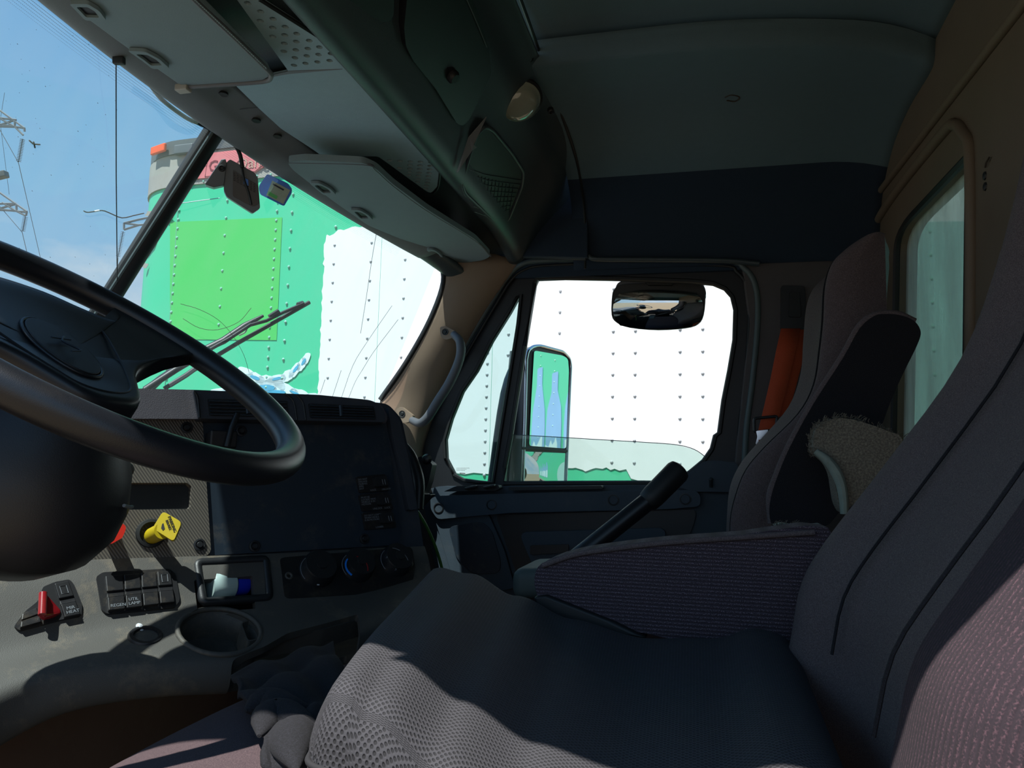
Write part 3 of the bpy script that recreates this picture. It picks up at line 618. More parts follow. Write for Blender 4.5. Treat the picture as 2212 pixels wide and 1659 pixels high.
pyl('power_pylon', 'near grey lattice power pylon arms with hanging insulator strings at left edge', 38,
    [((-60, 196), (53, 277)), ((-60, 205), (0, 255)), ((-40, 250), (35, 259)), ((-40, 262), (53, 277)), ((-40, 272), (32, 274)), ((32, 274), (50, 292)), ((53, 277), (53, 284)), ((32, 259), (32, 274)), ((0, 256), (32, 274)), ((0, 270), (32, 259)),
     ((-60, 375), (58, 457)), ((-60, 440), (35, 440)), ((-60, 446), (56, 458)), ((-40, 452), (33, 455)), ((33, 455), (55, 466)), ((35, 441), (36, 455)), ((0, 450), (33, 441)), ((5, 438), (33, 455)), ((58, 457), (56, 466))],
    [((49, 300), (40, 350), 15, .075), ((55, 468), (49, 500), 11, .075)], [[(-40, 210, 38), (40, 352, 38), (88, 560, 50)], [(-40, 400, 38), (48, 502, 38), (64, 570, 45)], [(10, 200, 60), (0, 262, 60), (20, 420, 60)]], .055, -330)
pyl('power_pylon', 'distant pylon arm with one insulator string just left of the trailer nose', 48,
    [((268, 482), (300, 474)), ((268, 482), (300, 486)), ((268, 496), (300, 486)), ((268, 482), (268, 496)), ((300, 474), (420, 450)), ((300, 486), (420, 475))],
    [((266, 500), (255, 555), 17, .085)], [[(255, 556, 48), (250, 640, 60), (262, 720, 70)]], .07, 430, hz=15)
t = thing('street_lamp', 'dark street lamp head poking in at the left edge', 'lamp', P(-60, 380, d=22)); t.location.z = -2.05
g = Geo(); q = P(-4, 380, d=22); g.box(q, (RT*.25+UP*.06, UP*.09-RT*.02, FW*.12)); g.out('lamp_head', 'tdark', t, bevel=.03)
q2 = P(-60, 388, d=22); tube('lamp_post', [q, q2, V((q2.x-.2, q2.y, q2.z-.6)), V((q2.x-.2, q2.y, -2.05))], .07, 'tdark', t)
# ------------------------------------------------------------------ outside mirrors and wipers
em = thing('door_mirror', 'tall chrome-rimmed west coast mirror outside the passenger door reflecting the trailer', 'mirror', P(1180, 1040, d=2.7))
MP = Plane(P(1185, 890, Y=2.62), (.844, -.536, -.01))
mo = [(1137, 775), (1141, 757), (1152, 748), (1168, 747), (1217, 760), (1230, 774), (1233, 790), (1228, 900), (1221, 1075), (1128, 1072), (1134, 900)]
plate('housing', [[MP.at(a, b, .0) for a, b in fillet(mo, 6)]], -MP.n*.07, 'hous', em, bevel=.008)
tube('chrome_rim', [MP.at(a, b, .004) for a, b in fillet(mo, 6)], .006, 'chrome', em, closed=True, n=8)
plate('side_cover', [[MP.at(a, b, .002) for a, b in [(1138, 775), (1148, 757), (1153, 762), (1143, 964), (1130, 966)]]], -MP.n*.01, 'rubber', em)
plate('flat_mirror', [[MP.at(a, b, .006) for a, b in fillet([(1154, 757), (1216, 768), (1227, 775), (1229, 800), (1223, 969), (1143, 963), (1148, 860)], 6)]], -MP.n*.003, 'mirror', em)
n = 12; v = []; c = [(1131, 975), (1222, 979), (1219, 1070), (1129, 1070)]
for i in range(n+1):
    for j in range(n+1):
        s, t = j/n, i/n; a = lerp(V(c[0]), V(c[1]), s); b = lerp(V(c[3]), V(c[2]), s); p = lerp(a, b, t); v.append(MP.at(p.x, p.y, .004+.010*(1-(2*s-1)**2)*(1-(2*t-1)**2)))
f = [(i*(n+1)+j, i*(n+1)+j+1, (i+1)*(n+1)+j+1, (i+1)*(n+1)+j) for i in range(n) for j in range(n)]
link('convex_mirror', v, f, 'mirror', em)
tube('mirror_divider', [MP.at(1128, 968, .008), MP.at(1224, 974, .008)], .005, 'rubber', em)
for a, b in (((1112, 760), (1085, 1075)), ((1124, 800), (1110, 1075))): tube('mirror_arm', [MP.at(*a, -.06), MP.at(*b, -.06)], .018, 'hous', em)
tube('mirror_arm', [MP.at(1120, 770, -.06), P(1090, 850, Y=2.40), P(1060, 1060, Y=2.34)], .014, 'hous', em, k=4)
lm = thing('look_down_mirror', 'wide convex look-down mirror hanging above the passenger window outside', 'mirror', P(1420, 712, Y=2.43))
LP = Plane((0, 2.43, .3), (0, -1, -.30))
lo_ = [(1322, 640), (1327, 625), (1345, 614), (1420, 612), (1500, 612), (1520, 622), (1524, 640), (1520, 680), (1508, 700), (1480, 709), (1420, 713), (1360, 708), (1332, 697), (1321, 680)]
plate('housing', [[LP.at(a, b, 0) for a, b in crom([V(q) for q in lo_], 3, True)]], (0, .06, .01), 'rubber', lm, bevel=.006)
plate('housing_top', [[LP.at(a, b, -.01) for a, b in fillet([(1326, 640), (1332, 612), (1348, 604), (1500, 606), (1522, 616), (1527, 640)], 10)]], (0, .05, .0), 'hous', lm, bevel=.006)
plate('bracket', [[LP.at(a, b, .012) for a, b in [(1384, 596), (1466, 596), (1452, 616), (1400, 616)]]], (0, .03, 0), 'rubber', lm, bevel=.003)
n = 16; v = []
for i in range(n+1):
    for j in range(n+1):
        s, t = 2*j/n-1, 2*i/n-1; x = s*sqrt(max(0, 1-t*t/2)); y = t*sqrt(max(0, 1-s*s/2)); k = max(abs(s), abs(t)); r = (x*x+y*y)
        X, Y = lerp(x, s, .45), lerp(y, t, .45); v.append(LP.at(1422+X*98, 668+Y*42+(-6*(1-t)/2*(1-abs(s))*0), .003+.035*(1-(X*X*.62+Y*Y*.38))))
f = [(i*(n+1)+j, i*(n+1)+j+1, (i+1)*(n+1)+j+1, (i+1)*(n+1)+j) for i in range(n) for j in range(n)]
link('convex_glass', v, f, 'mirror', lm, ang=180)
# wipers outside the glass
def wo(px, py, o=.05): q = wsat(px, py); return q + V((-o, 0, o*.5))
w1 = thing('wiper', 'raised black wiper blade with its long arm crossing the passenger windscreen', 'wiper', wo(420, 870), 'windscreen wipers')
tube('blade', [wo(712, 671), wo(640, 713), wo(560, 760), wo(500, 797), wo(400, 862)], .0055, 'rubber', w1, n=6)
tube('blade_frame', [wo(700, 674), wo(655, 694), wo(620, 712), wo(585, 722), wo(540, 752), wo(500, 775)], .0045, 'black', w1, n=6)
tube('arm', [wo(620, 705, .06), wo(580, 728, .06), wo(535, 760, .06), wo(490, 782, .06), wo(400, 845, .06), wo(360, 880, .06)], [.004, .008, .010, .008, .008, .009, .012], 'black', w1, n=8)
for a, b in (((690, 679), (702, 675)), ((630, 706), (650, 693))): tube('yoke', [wo(*a, .055), wo(*b, .055)], .007, 'black', w1, n=6)
tube('spring_wire', [wo(585, 727, .07), wo(592, 733, .07), wo(588, 745, .07), wo(575, 752, .07)], .002, 'trail', w1, k=4, n=5)
w2 = thing('wiper', 'lower black wiper arm seen through the steering wheel gap', 'wiper', wo(365, 880), 'windscreen wipers')
tube('arm', [wo(352, 860, .04), wo(385, 838, .04), wo(420, 815, .04), wo(445, 800, .04)], .008, 'black', w2, n=8)
tube('blade', [wo(405, 850, .04), wo(440, 828, .04), wo(470, 806, .04)], .006, 'hous', w2, n=6)
# ------------------------------------------------------------------ overhead console
oc = thing('overhead_console', 'dark moulded console running over the windscreen with bins, grilles and dome lamp', 'console', (-.7, 1.28, .7))
rows = []
for y in (.30, .6, .95, 1.28, 1.6, 1.85, 2.02, 2.15, 2.24):
    e = max(0, (y-1.95)/.29); dz = -.03*e*e; x0, z0 = Xh(y), Zh(y)
    pr = [(x0-.006, z0+.004), (x0+.005, z0-.006), (x0+.03, z0-.002), (x0+.05, z0+.02), (-.80, .690), (-.66, .690), (-.612, .687), (-.598, .667), (-.575, .662), (-.555, .675), (-.535, .705), (-.50, .755), (-.46, .80), (-.425, .835), (-.40, .868), (-.372, .893), (-.362, .90)]
    rows.append([V((x, y, z+(dz if x > -.85 else 0)-(.008*e if x > -.7 else 0))) for x, z in pr])
loft('shell', rows, 'shell', oc, k=4, kc=4, solid=.004)
# pale strip along the glass
loft('header_strip', [[V((Xh(y)-.004, y, Zh(y)-.008)), V((Xh(y)+.012, y, Zh(y)-.014)), V((Xh(y)+.05, y, Zh(y)-.004)), V((Xh(y)+.075, y, Zh(y)+.012)), V((max(Xh(y)+.1, -.84), y, .684))] for y in (.35, .6, .9, 1.1, 1.28, 1.5, 1.75, 1.95, 2.05)], 'header', oc, k=4, kc=4, solid=.003)
LZ = .672
def lz(l, z=LZ): return [P(a, b, Z=z) for a, b in l]
lin_o = [(470, -90), (505, -10), (624, 155), (505, 181), (560, 235), (607, 278), (679, 325), (694, 336), (817, 338), (922, 414), (932, 417), (947, 400), (951, 336), (943, 325), (875, 246), (813, 177), (777, 137), (560, -2), (430, -110)]
h1 = [(535, 7), (563, 25), (562, 45), (590, 41), (589, 60), (589, 79), (616, 58), (615, 76), (614, 94), (613, 111), (641, 73), (640, 90), (639, 108), (637, 125), (635, 141), (668, 88), (665, 105), (663, 121), (660, 137), (690, 102), (688, 118), (686, 134), (715, 116), (712, 131), (737, 129)]
h2c = [(780, 958), (840, 962), (838, 1003), (903, 965), (900, 987), (900, 1007), (897, 1027), (895, 1046), (963, 967), (960, 989), (957, 1010), (955, 1031), (952, 1050), (950, 1070), (945, 1087), (1027, 970), (1022, 991), (1018, 1012), (1015, 1033), (1010, 1053), (1007, 1073), (1003, 1091), (1000, 1109), (995, 1127)]
h2 = [(560+a*.3617, b*.3617) for a, b in h2c]
loops = [lz(fillet(lin_o, 5, 3))]
for (a, b), r in [(q, .0055) for q in h1]+[(q, .0068) for q in h2]:
    c = P(a, b, Z=LZ); loops.append([c+V((cos(t*pi/5)*r, sin(t*pi/5)*r, 0)) for t in range(10)])
plate('liner_panel', loops, (0, 0, .005), 'liner', oc)
tube('liner_edge', lz([(560, -2), (777, 137), (813, 177), (875, 246), (943, 325), (951, 336), (947, 400), (934, 417)], LZ+.002), .0035, 'rubber', oc, k=3, n=6)
plate('fold_line', [lz([(505, 181), (624, 154), (740, 150), (624, 160)], LZ-.001)], (0, 0, .001), 'header', oc)
for a, b in [(482, 205), (553, 262), (599, 296)]: lathe('clip_hole', P(a, b, Z=.666), (0, 0, 1), [(0, 0), (.009, 0), (.009, .004), (0, .004)], 'rubber', oc, 16)
tube('seam_line', lz([(478, 242), (520, 236), (556, 232)], .668), .001, 'rubber', oc, n=4)
# bins on the sloping face
SP = Plane((-.52, 1.3, .725), (.707, 0, -.74))
bn = plate('bin_door', [SP.pts(fillet([(885, -60), (873, 60), (877, 100), (893, 132), (940, 190), (988, 268), (1000, 272), (1013, 260), (1062, 160), (1056, 105), (1040, 50), (1000, -60)], 8), .012)], SP.n*-.03, 'black', oc, bevel=.007)
lathe('latch_knob', SP.at(976, 163, .012), SP.n, [(.013, 0), (.013, .008), (.010, .012), (0, .012)], 'rubber', bn, 8)
plate('bin_door', [SP.pts(fillet([(690, -80), (752, -2), (822, 47), (840, 48), (851, 33), (851, -40), (830, -90)], 7), .008)], SP.n*-.03, 'black', oc, bevel=.006)
tube('light_edge', SP.pts([(1008, -2), (1030, 48), (1052, 102)], .016), .0012, 'seal', oc, k=3, n=5)
pk = [(1048, 272), (1065, 282), (1105, 330), (1131, 370), (1128, 400), (1100, 470), (1088, 484), (1060, 470), (1003, 415), (998, 395), (1010, 350), (1030, 290)]
st = plate('storage_pocket', [SP.pts(fillet(pk, 8), .006)], SP.n*.002, 'rubber', oc)
tube('pocket_rim', SP.pts(fillet(pk, 8), .009), .005, 'shell', oc, closed=True, n=8)
g = Geo()
for i in range(15):
    g.tube(SP.pts([(1004+i*7.5, 372+i*2), (1002+i*7.0, 420+i*3), (1005+i*6.0, 424+i*5.4)], .009), .0009, 4)
for i in range(9):
    g.tube(SP.pts([(1001+i*3, 362+i*12), (1050+i*3, 378+i*12), (1128-i*4, 390+i*9)], .0095), .0009, 4)
g.out('pocket_net', 'panel', st)
plate('loose_flap', [[SP.at(1050, 252, .012), SP.at(1012, 296, .014), SP.at(986, 372, .02), SP.at(991, 366, .024), SP.at(1018, 325, .024), SP.at(1029, 317, .024), SP.at(1022, 312, .024)]], SP.n*.002, 'header', oc)
DP = Plane((-.42, 1.6, .855), (.30, -.40, -.86))
dl = lathe('dome_lamp', DP.at(1118, 214, -.012), DP.n, [(.052, 0), (.052, .010), (.047, .014), (.044, .024), (.036, .034), (.020, .040), (0, .042)], 'lens', oc, 32)
lathe('lamp_bezel', DP.at(1118, 214, -.014), DP.n, [(.058, 0), (.058, .008), (.052, .010), (.050, .006), (0, .006)], 'rubber', dl, 32)
for q in [(1145, 126), (1190, 240)]: lathe('screw', DP.at(*q, .0), DP.n, [(.008, -.006), (.008, .004), (.005, .006), (.003, .003), (0, .003)], 'rubber', oc, 12)
tube('console_seam', [V((-.362, y, z)) for y, z in [(.4, .925), (1.2, .93), (1.7, .90), (2.05, .868), (2.19, .79), (2.235, .70), (2.24, .60)]], .004, 'rubber', oc, k=4, n=6)

plate('end_cheek', [[P(a, b, Y=2.222) for a, b in [(1090, 440), (1150, 400), (1268, 330), (1270, 557), (1080, 552), (1055, 530)]]], (0, .03, 0), 'wallshade', oc, bevel=.006)
# sun visors
def clip_part(par, l, z):
    pts = lz(fillet(l, 6, 3), z); c = sum(pts, V((0, 0, 0)))/len(pts)
    inner = [c+(p-c)*.62 for p in pts]
    plate('clip', [pts, inner], (0, 0, -.006), 'visor', par, bevel=.002)
    plate('clip_bar', [[c+(p-c)*.60 for p in pts]], (0, 0, -.002), 'rubber', par)
v2 = thing('sun_visor', 'long grey passenger sun visor folded up beside the door end of the header', 'visor', P(840, 440, Z=.62), 'sun visors')
vo = [(620, 350), (660, 346), (784, 352), (812, 364), (849, 398), (922, 452), (1027, 517), (1061, 553), (1045, 562), (1005, 568), (965, 564), (950, 556), (918, 538), (795, 487), (719, 434), (632, 367)]
plate('visor_panel', [lz(fillet(vo, 9), .618)], (0, 0, .014), 'visor', v2, bevel=.004)
tube('piping', lz([(624, 350), (784, 354), (811, 366), (849, 400), (922, 454), (1027, 519), (1060, 553)], .620), .003, 'hous', v2, k=4, n=6)
clip_part(v2, [(668, 390), (690, 390), (714, 402), (728, 417), (700, 417), (682, 402)], .617)
clip_part(v2, [(755, 448), (778, 449), (797, 460), (807, 472), (780, 472), (768, 460)], .617)
clip_part(v2, [(920, 534), (938, 535), (952, 545), (962, 560), (944, 556), (930, 545)], .617)
v1 = thing('sun_visor', 'grey stitched driver sun visor folded up at the top left', 'visor', P(380, 60, Z=.63), 'sun visors')
va = lz([(385, 183), (250, 88), (134, 2), (40, -72)], .632)+[V((-.86, .42, .632)), V((-.66, .42, .632))]+lz([(340, -90), (421, -6), (578, 152), (584, 166), (570, 175), (420, 190)], .632)
plate('visor_panel', [va], (0, 0, .014), 'visor', v1, bevel=.004)
tube('stitched_edge', lz([(300, -130), (421, 0), (500, 75), (577, 150), (585, 165), (568, 176), (470, 183), (390, 188)], .632), .0042, 'hous', v1, k=4, n=8)
g = Geo(); pth = crom(lz([(421, 0), (500, 75), (577, 150)], .626), 20)
for i in range(0, len(pth)-1): g.tube([pth[i], lerp(pth[i], pth[i+1], .55)], .0012, 4)
g.out('stitching', 'liner', v1)
rbox('pivot_clip', P(396, 191, Z=.63), ((.012, 0, 0), (0, .008, 0), (0, 0, .006)), .002, 'trail', v1)
clip_part(v1, [(276, 102), (315, 104), (345, 120), (368, 141), (330, 142), (305, 122)], .631)
clip_part(v1, [(150, 0), (190, 0), (215, 15), (231, 37), (185, 36), (168, 18)], .631)

# dash camera, toll tag, cable on the glass
sc = thing('dash_camera', 'grey dash camera on a wedge bracket hanging by the centre of the windscreen', 'camera', P(520, 400, d=1.62))
CD = 1.62
bk = Plane(P(520, 400, d=CD), -ray(560, 380)+V((.25, -.25, .05)))
plate('body', [bk.pts(fillet([(492, 348), (497, 344), (549, 372), (557, 384), (562, 450), (546, 461), (490, 425), (484, 412), (483, 360)], 4))], bk.n*-.028, 'sensor', sc, bevel=.003)
plate('back_cover', [bk.pts(fillet([(503, 366), (556, 400), (559, 440), (546, 446), (503, 424)], 3), .002)], bk.n*-.003, 'screen', sc, bevel=.001)
g = Geo()
for i in range(6):
    for j in range(7):
        a = 504+j*7.2; g.tube(bk.pts([(a, 370+i*3.6+j*4.1), (a+4.6, 372.6+i*3.6+j*4.1)], .0035), .0005, 4)
g.out('vent_slots', 'rubber', sc)
plate('bracket', [bk.pts([(478, 344), (487, 343), (490, 352), (484, 400), (462, 405), (444, 399), (443, 396)], .004)], bk.n*-.045, 'sensor', sc, bevel=.003)
lathe('pivot', bk.at(479, 363, .005), bk.n, [(.0075, 0), (.0075, .002), (.005, .003), (.003, .001), (0, .001)], 'rubber', sc, 20)
plate('blue_sticker', [bk.pts([(524, 382), (536, 388), (537, 402), (527, 397)], .004)], bk.n*-.001, 'blue', sc)
cb = [P(268, 138, d=1.30), P(315, 172, d=1.36), P(350, 215, d=1.42), P(400, 253, d=1.48), P(433, 268, d=1.50), P(470, 285, d=1.55), P(500, 305, d=1.58), P(517, 330, d=1.6), P(524, 362, d=1.605)]
tube('camera_cable', cb, .0042, 'rubber', sc, k=5, n=8)
tube('lead', bk.pts([(523, 362), (528, 390), (537, 415), (543, 442)], .006), .0026, 'rubber', sc, k=3, n=6)
tt = thing('toll_tag', 'blue toll transponder with a printed label stuck to the windscreen', 'tag', P(595, 412, d=1.75))
tg = Plane(P(598, 412, d=1.75), -ray(600, 410)+V((.15, -.2, -.05)))
plate('case', [tg.pts(fillet([(577, 376), (583, 378), (622, 396), (631, 408), (630, 418), (614, 445), (608, 443), (562, 420), (559, 408), (560, 400)], 4))], tg.n*-.018, 'blue', tt, bevel=.003)
plate('label', [tg.pts([(588, 390), (627, 411), (612, 441), (575, 422)], .001)], tg.n*.0012, 'tag', tt)
plate('label_print', [tg.pts([(590, 396), (614, 409), (612, 412), (589, 399)], .003)], tg.n*.0004, 'panel', tt)
plate('label_print', [tg.pts([(580, 413), (600, 424), (597, 430), (578, 420)], .003)], tg.n*.0004, 'tgreen2', tt)

# ------------------------------------------------------------------ dashboard
db = thing('dashboard', 'dusty dark dashboard wrapping round the driver with vents, switches and cup holder', 'dashboard', (-.75, 1.0, -.5))
DA = Plane((-.565, 1.355, -.168), (.805, -.593, .22))
BACK = V((-.805, .593, 0))
LA = Plane(DA.at(550, 1200), (.805, -.593, .75))
ip = plate('instrument_panel', [DA.pts(fillet([(-110, 890), (430, 880), (800, 868), (838, 872), (868, 905), (884, 980), (903, 1100), (916, 1188), (880, 1195), (400, 1212), (200, 1222), (-110, 1240)], [2, 2, 8, 14, 12, 20, 10, 3, 2, 2, 2, 2]), -.012)], BACK*.22, 'dashshade', db, bevel=.01, bseg=4)
plate('centre_panel', [DA.pts(fillet([(432, 905), (822, 910), (838, 945), (868, 1150), (862, 1172), (850, 1178), (452, 1200)], [3, 10, 10, 12, 8, 6, 3]), -.002)], DA.n*-.02, 'panel', db, bevel=.003)
plate('side_edge', [DA.pts(fillet([(838, 878), (862, 905), (880, 980), (902, 1100), (884, 1102), (866, 1010), (846, 930)], 5), .003)], DA.n*-.03, 'dashshade', db, bevel=.006)
plate('passenger_sun_block', [[V((-1.38, 1.50, -.03)), V((-1.38, 2.21, -.03)), V((-.85, 2.21, -.03)), V((-.78, 1.62, -.03))]], (0.02, 0, -.40), 'soft', db, bevel=.03)  # dash end added here to block sun from the door panel
# left trim panel with the open pocket
op = [(170, 1043), (404, 1043), (413, 1050), (413, 1092), (406, 1100), (170, 1102)]
plate('trim_panel', [DA.pts(fillet([(-100, 905), (425, 905), (438, 912), (446, 1040), (456, 1190), (448, 1200), (205, 1214), (-100, 1230)], [2, 8, 6, 5, 6, 5, 2, 2]), .004), DA.pts(op, .004)], DA.n*-.014, 'carbon', db, bevel=.002)
plate('pocket_floor', [DA.pts(op, -.009)], DA.n*-.002, 'rubber', db)
for q in [(403, 924), (521, 931), (431, 1177), (550, 1180), (787, 1164)]:
    lathe('screw', DA.at(*q, .004 if q[0] < 500 and q[0] != 521 else -.001), DA.n, [(.0095, -.004), (.0095, .002), (.007, .0025), (.0055, .001), (.004, .004), (0, .004)], 'black', db, 16)
# upper pad with vents
tp_ = [(-110, 842), (240, 838), (420, 842), (690, 853), (800, 864), (826, 876), (838, 900), (834, 914), (640, 910), (430, 905), (-110, 903)]
pad = plate('dash_top', [DA.pts(fillet(tp_, [2, 2, 2, 2, 10, 12, 8, 4, 2, 2, 2]), .02)], BACK*.5+V((0, 0, -.03)), 'dashtop', db, bevel=.012, bseg=4)
plate('vent_bar', [DA.pts(fillet([(418, 843), (690, 854), (800, 866), (822, 876), (833, 898), (831, 912), (640, 908), (430, 904)], [4, 2, 8, 8, 6, 4, 2, 4]), .026)], DA.n*-.05, 'dashshade', db, bevel=.006)
def vent(l):
    v = plate('air_vent', [DA.pts(fillet(l, 3), .0265)], DA.n*.0012, 'rubber', db)
    n = 5
    for i in range(n):
        t = (i+.6)/n; a = lerp(V(l[0]), V(l[3]), t); b = lerp(V(l[1]), V(l[2]), t)
        tube('louver', [DA.at(a.x+3, a.y, .029), DA.at(b.x-3, b.y, .029)], .0032, 'panel', v, n=6, flat=.5)
    tube('louver_tab', DA.pts([((l[0][0]+l[1][0])/2, l[0][1]+4), ((l[0][0]+l[1][0])/2+2, l[3][1]-4)], .031), .0035, 'panel', v, n=6)
vent([(448, 862), (620, 866), (624, 902), (452, 898)]); vent([(665, 872), (806, 878), (812, 906), (670, 903)])
for l in ([(420, 846), (427, 860), (431, 902)], [(618, 852), (634, 868), (641, 907)], [(640, 853), (654, 870), (660, 907)]): tube('pad_seam', DA.pts(l, .028), .0018, 'rubber', db, k=3, n=5)
# control stalk behind the wheel and bits of hardware
tube('cable_stub', [DA.at(512, 895, .03), DA.at(500, 925, .035), DA.at(490, 965, .03)], .005, 'black', db, n=8)
rbox('ignition_block', DA.at(478, 952, .012), (DA.n*.014, V((.59, .8, 0))*.022, V((0, 0, .014))), .003, 'black', db)
# warning-lettered lever switches
lv = [((770, 1030), (832, 1024), (842, 1060), (778, 1064), ['DO NOT', 'ENGAGE', 'DURING', 'SPIN', 'OUT'], ('LOCK', 'UNLOCK')),
      ((776, 1069), (838, 1063), (850, 1100), (784, 1104), ['MUST BE', 'LOCKED WHEN', 'VEHICLE IS IN', 'MOTION'], ('UNLOCK', 'LOCK')),
      ((783, 1108), (846, 1102), (857, 1139), (790, 1144), ['DO NOT LOWER', 'WHEN VEHICLE', 'IS IN MOTION'], ('LOWER', ''))]
for a, b, c, d, ls, (t1, t2) in lv:
    s = plate('lever_switch', [DA.pts(fillet([a, b, c, d], 3), .004)], DA.n*-.01, 'switch', db, bevel=.0015)
    ctr = (V(a)+V(b)+V(c)+V(d))/4
    plate('lever', [DA.pts(fillet([(ctr.x+2, ctr.y-14), (ctr.x+30, ctr.y-17), (ctr.x+34, ctr.y+4), (ctr.x+8, ctr.y+7)], 4), .012)], DA.n*-.01, 'black', s, bevel=.002)
    for k in (20, 25): tube('lever_mark', DA.pts([(ctr.x+k, ctr.y-9), (ctr.x+k+2.5, ctr.y+2)], .0125), .0006, 'dim', s, n=4)
    rx = DA.at(b[0], b[1])-DA.at(a[0], a[1]); uy = DA.at(a[0], a[1])-DA.at(d[0], d[1])
    for i, x in enumerate(ls): text(x, DA.at(a[0]+4+i*.6, a[1]+8+i*5.0, .0045), rx, uy, .0047, 'dim', s)
    text(t1, DA.at(d[0]+22, d[1]-3, .0045), rx, uy, .0047, 'dim', s)
    if t2: text(t2, DA.at(d[0]+47, d[1]-5, .0045), rx, uy, .0047, 'dim', s)
# lower body: lofted and then opened for cubby and cup holder
S0 = [(-120, 1238), (60, 1226), (200, 1214), (400, 1207), (600, 1200), (780, 1190), (914, 1184)]
S1 = [(-120, 1450), (40, 1410), (180, 1378), (350, 1345), (600, 1315), (780, 1290), (930, 1245)]
S2 = [(-120, 1560), (30, 1490), (130, 1455), (330, 1432), (560, 1418), (760, 1375), (935, 1300)]
S3 = [(-120, 1680), (-10, 1600), (140, 1525), (330, 1492), (560, 1478), (760, 1440), (940, 1370)]
r0 = DA.pts(S0, 0); r1 = LA.pts(S1, 0)
UPN = V((.35, -.25, 1)).normalized(); r2 = [Plane(p, UPN).at(*q) for p, q in zip(r1, S2)]
r3 = [Plane(p, V((.7, -.75, -.1))).at(*q) for p, q in zip(r2, S3)]
rm = [DA.at(a, b-8, -.03) for a, b in S0]
r4 = [p+BACK*.25+V((0, 0, -.02)) for p in r3]
low = loft('lower_dash', [[lerp(p, q, .0) for p, q in zip(r0, r0)], [lerp(p, q, .35)+LA.n*.002 for p, q in zip(r0, r1)], [lerp(p, q, .8) for p, q in zip(r0, r1)], [lerp(p, q, .15) for p, q in zip(r1, r2)], [lerp(p, q, .85) for p, q in zip(r1, r2)], [lerp(p, q, .3)+UPN*.002 for p, q in zip(r2, r3)], r3, [lerp(p, q, .15)+V((0, 0, -.004)) for p, q in zip(r3, r4)], r4], 'dash', None, k=4, kc=5)
md = low.modifiers.new('s', 'SOLIDIFY'); md.thickness = .012; md.offset = 0
CUPP = Plane(lerp(r1[4], r2[4], .4), UPN)
cc = CUPP.at(474, 1368)
def cutter(l, pl, off, vec): return plate('cutter', [pl.pts(l, off)], vec, 'rubber')
cub = fillet([(437, 1222), (566, 1214), (573, 1286), (447, 1294)], 5)
k1 = cutter(cub, LA, .05, LA.n*-.1)
k2 = lathe('cutter', cc+UPN*-.12, UPN, [(.056, 0), (.056, .2)], 'rubber', None, 40)
tray = fillet([(520, 1345), (590, 1325), (640, 1300), (790, 1268), (800, 1330), (700, 1358), (590, 1372), (535, 1385)], 8)
k3 = cutter(tray, CUPP, .06, UPN*-.14)
cut(low, [k1, k2, k3]); low.parent = db; low.location = low.location - V(db.location)
# wells behind the openings
g = Geo()
n = 28; u = UPN.orthogonal().normalized(); w_ = UPN.cross(u); v = []; f = []
for i, (r, h) in enumerate([(.058, .004), (.057, -.03), (.056, -.045), (.03, -.05), (.001, -.05)]):
    for j in range(n): t = 2*pi*j/n; v.append(cc+UPN*h+(u*cos(t)+w_*sin(t))*r)
f = [(i*n+j, i*n+(j+1) % n, (i+1)*n+(j+1) % n, (i+1)*n+j) for i in range(4) for j in range(n)]
link('cup_well', v, f, 'dash', db, solid=.002)
def well(name, l, pl, vec, m):
    a = pl.pts(l, .0); b = [p+vec for p in a]; n = len(a)
    return link(name, a+b, [(i, (i+1) % n, (i+1) % n+n, i+n) for i in range(n)]+[tuple(range(n, 2*n))], m, db, solid=.002, smooth=False)
well('tray_well', tray, CUPP, UPN*-.035, 'dash'); well('cubby_well', cub, LA, LA.n*-.075, 'rubber')
tube('cup_rim', [cc+UPN*.004+(u*cos(2*pi*j/30)+w_*sin(2*pi*j/30))*.058 for j in range(30)], .004, 'dash', db, closed=True, n=8)
tube('cubby_frame', LA.pts(fillet([(425, 1216), (574, 1208), (582, 1292), (438, 1301)], 10), .004), .007, 'black', db, closed=True, n=8)
sk = lathe('power_socket', Plane(lerp(r1[3], r2[3], .25), UPN).at(313, 1381, .0), UPN, [(.023, -.02), (.023, .005), (.021, .008), (.016, .008), (.014, -.015), (0, -.016)], 'black', db, 28)
# climate control panel
hv = plate('climate_panel', [LA.pts(fillet([(605, 1208), (612, 1204), (884, 1181), (891, 1186), (897, 1225), (889, 1274), (880, 1279), (624, 1292), (615, 1287)], 5), .008)], LA.n*-.014, 'switch', db, bevel=.003)
for i, (q, r) in enumerate([((685, 1232), .0297), ((771, 1224), .0285), ((853, 1213), .0285)]):
    kb = lathe('dial', LA.at(*q, .008), LA.n, [(r*1.08, 0), (r*1.05, .004), (r, .006), (r*.96, .018), (r*.9, .021), (r*.32, .021), (r*.30, .024), (0, .024)], 'black', hv, 36)
    c = LA.at(*q, .030); ux = (LA.at(q[0]+10, q[1]-1)-LA.at(*q)).normalized(); uy = LA.n.cross(ux).normalized()
    def arc(a0, a1, rr, th, m): tube('dial_mark', [LA.at(*q, .0305)+(ux*cos(radians(a))+uy*sin(radians(a)))*rr for a in range(a0, a1+1, 8)], th, m, kb, n=5)
    if i == 1: arc(130, 230, r*.72, .0016, 'blue'); arc(-30, 80, r*.72, .0009, 'redlens')
    arc(120, 215, r*.95, .0005, 'dim')
    if i == 0: arc(255, 258+8, r*.9, .001, 'white')
    if i == 2:
        arc(0, 80, r*.97, .0006, 'dim')
        for a in (60, 150, 250): 
            p0 = LA.at(*q, .0305)+(ux*cos(radians(a))+uy*sin(radians(a)))*r*.62; tube('dial_mark', [p0, p0+ux*.003, p0+ux*.003+uy*.003], .0005, 'dim', kb, n=4)
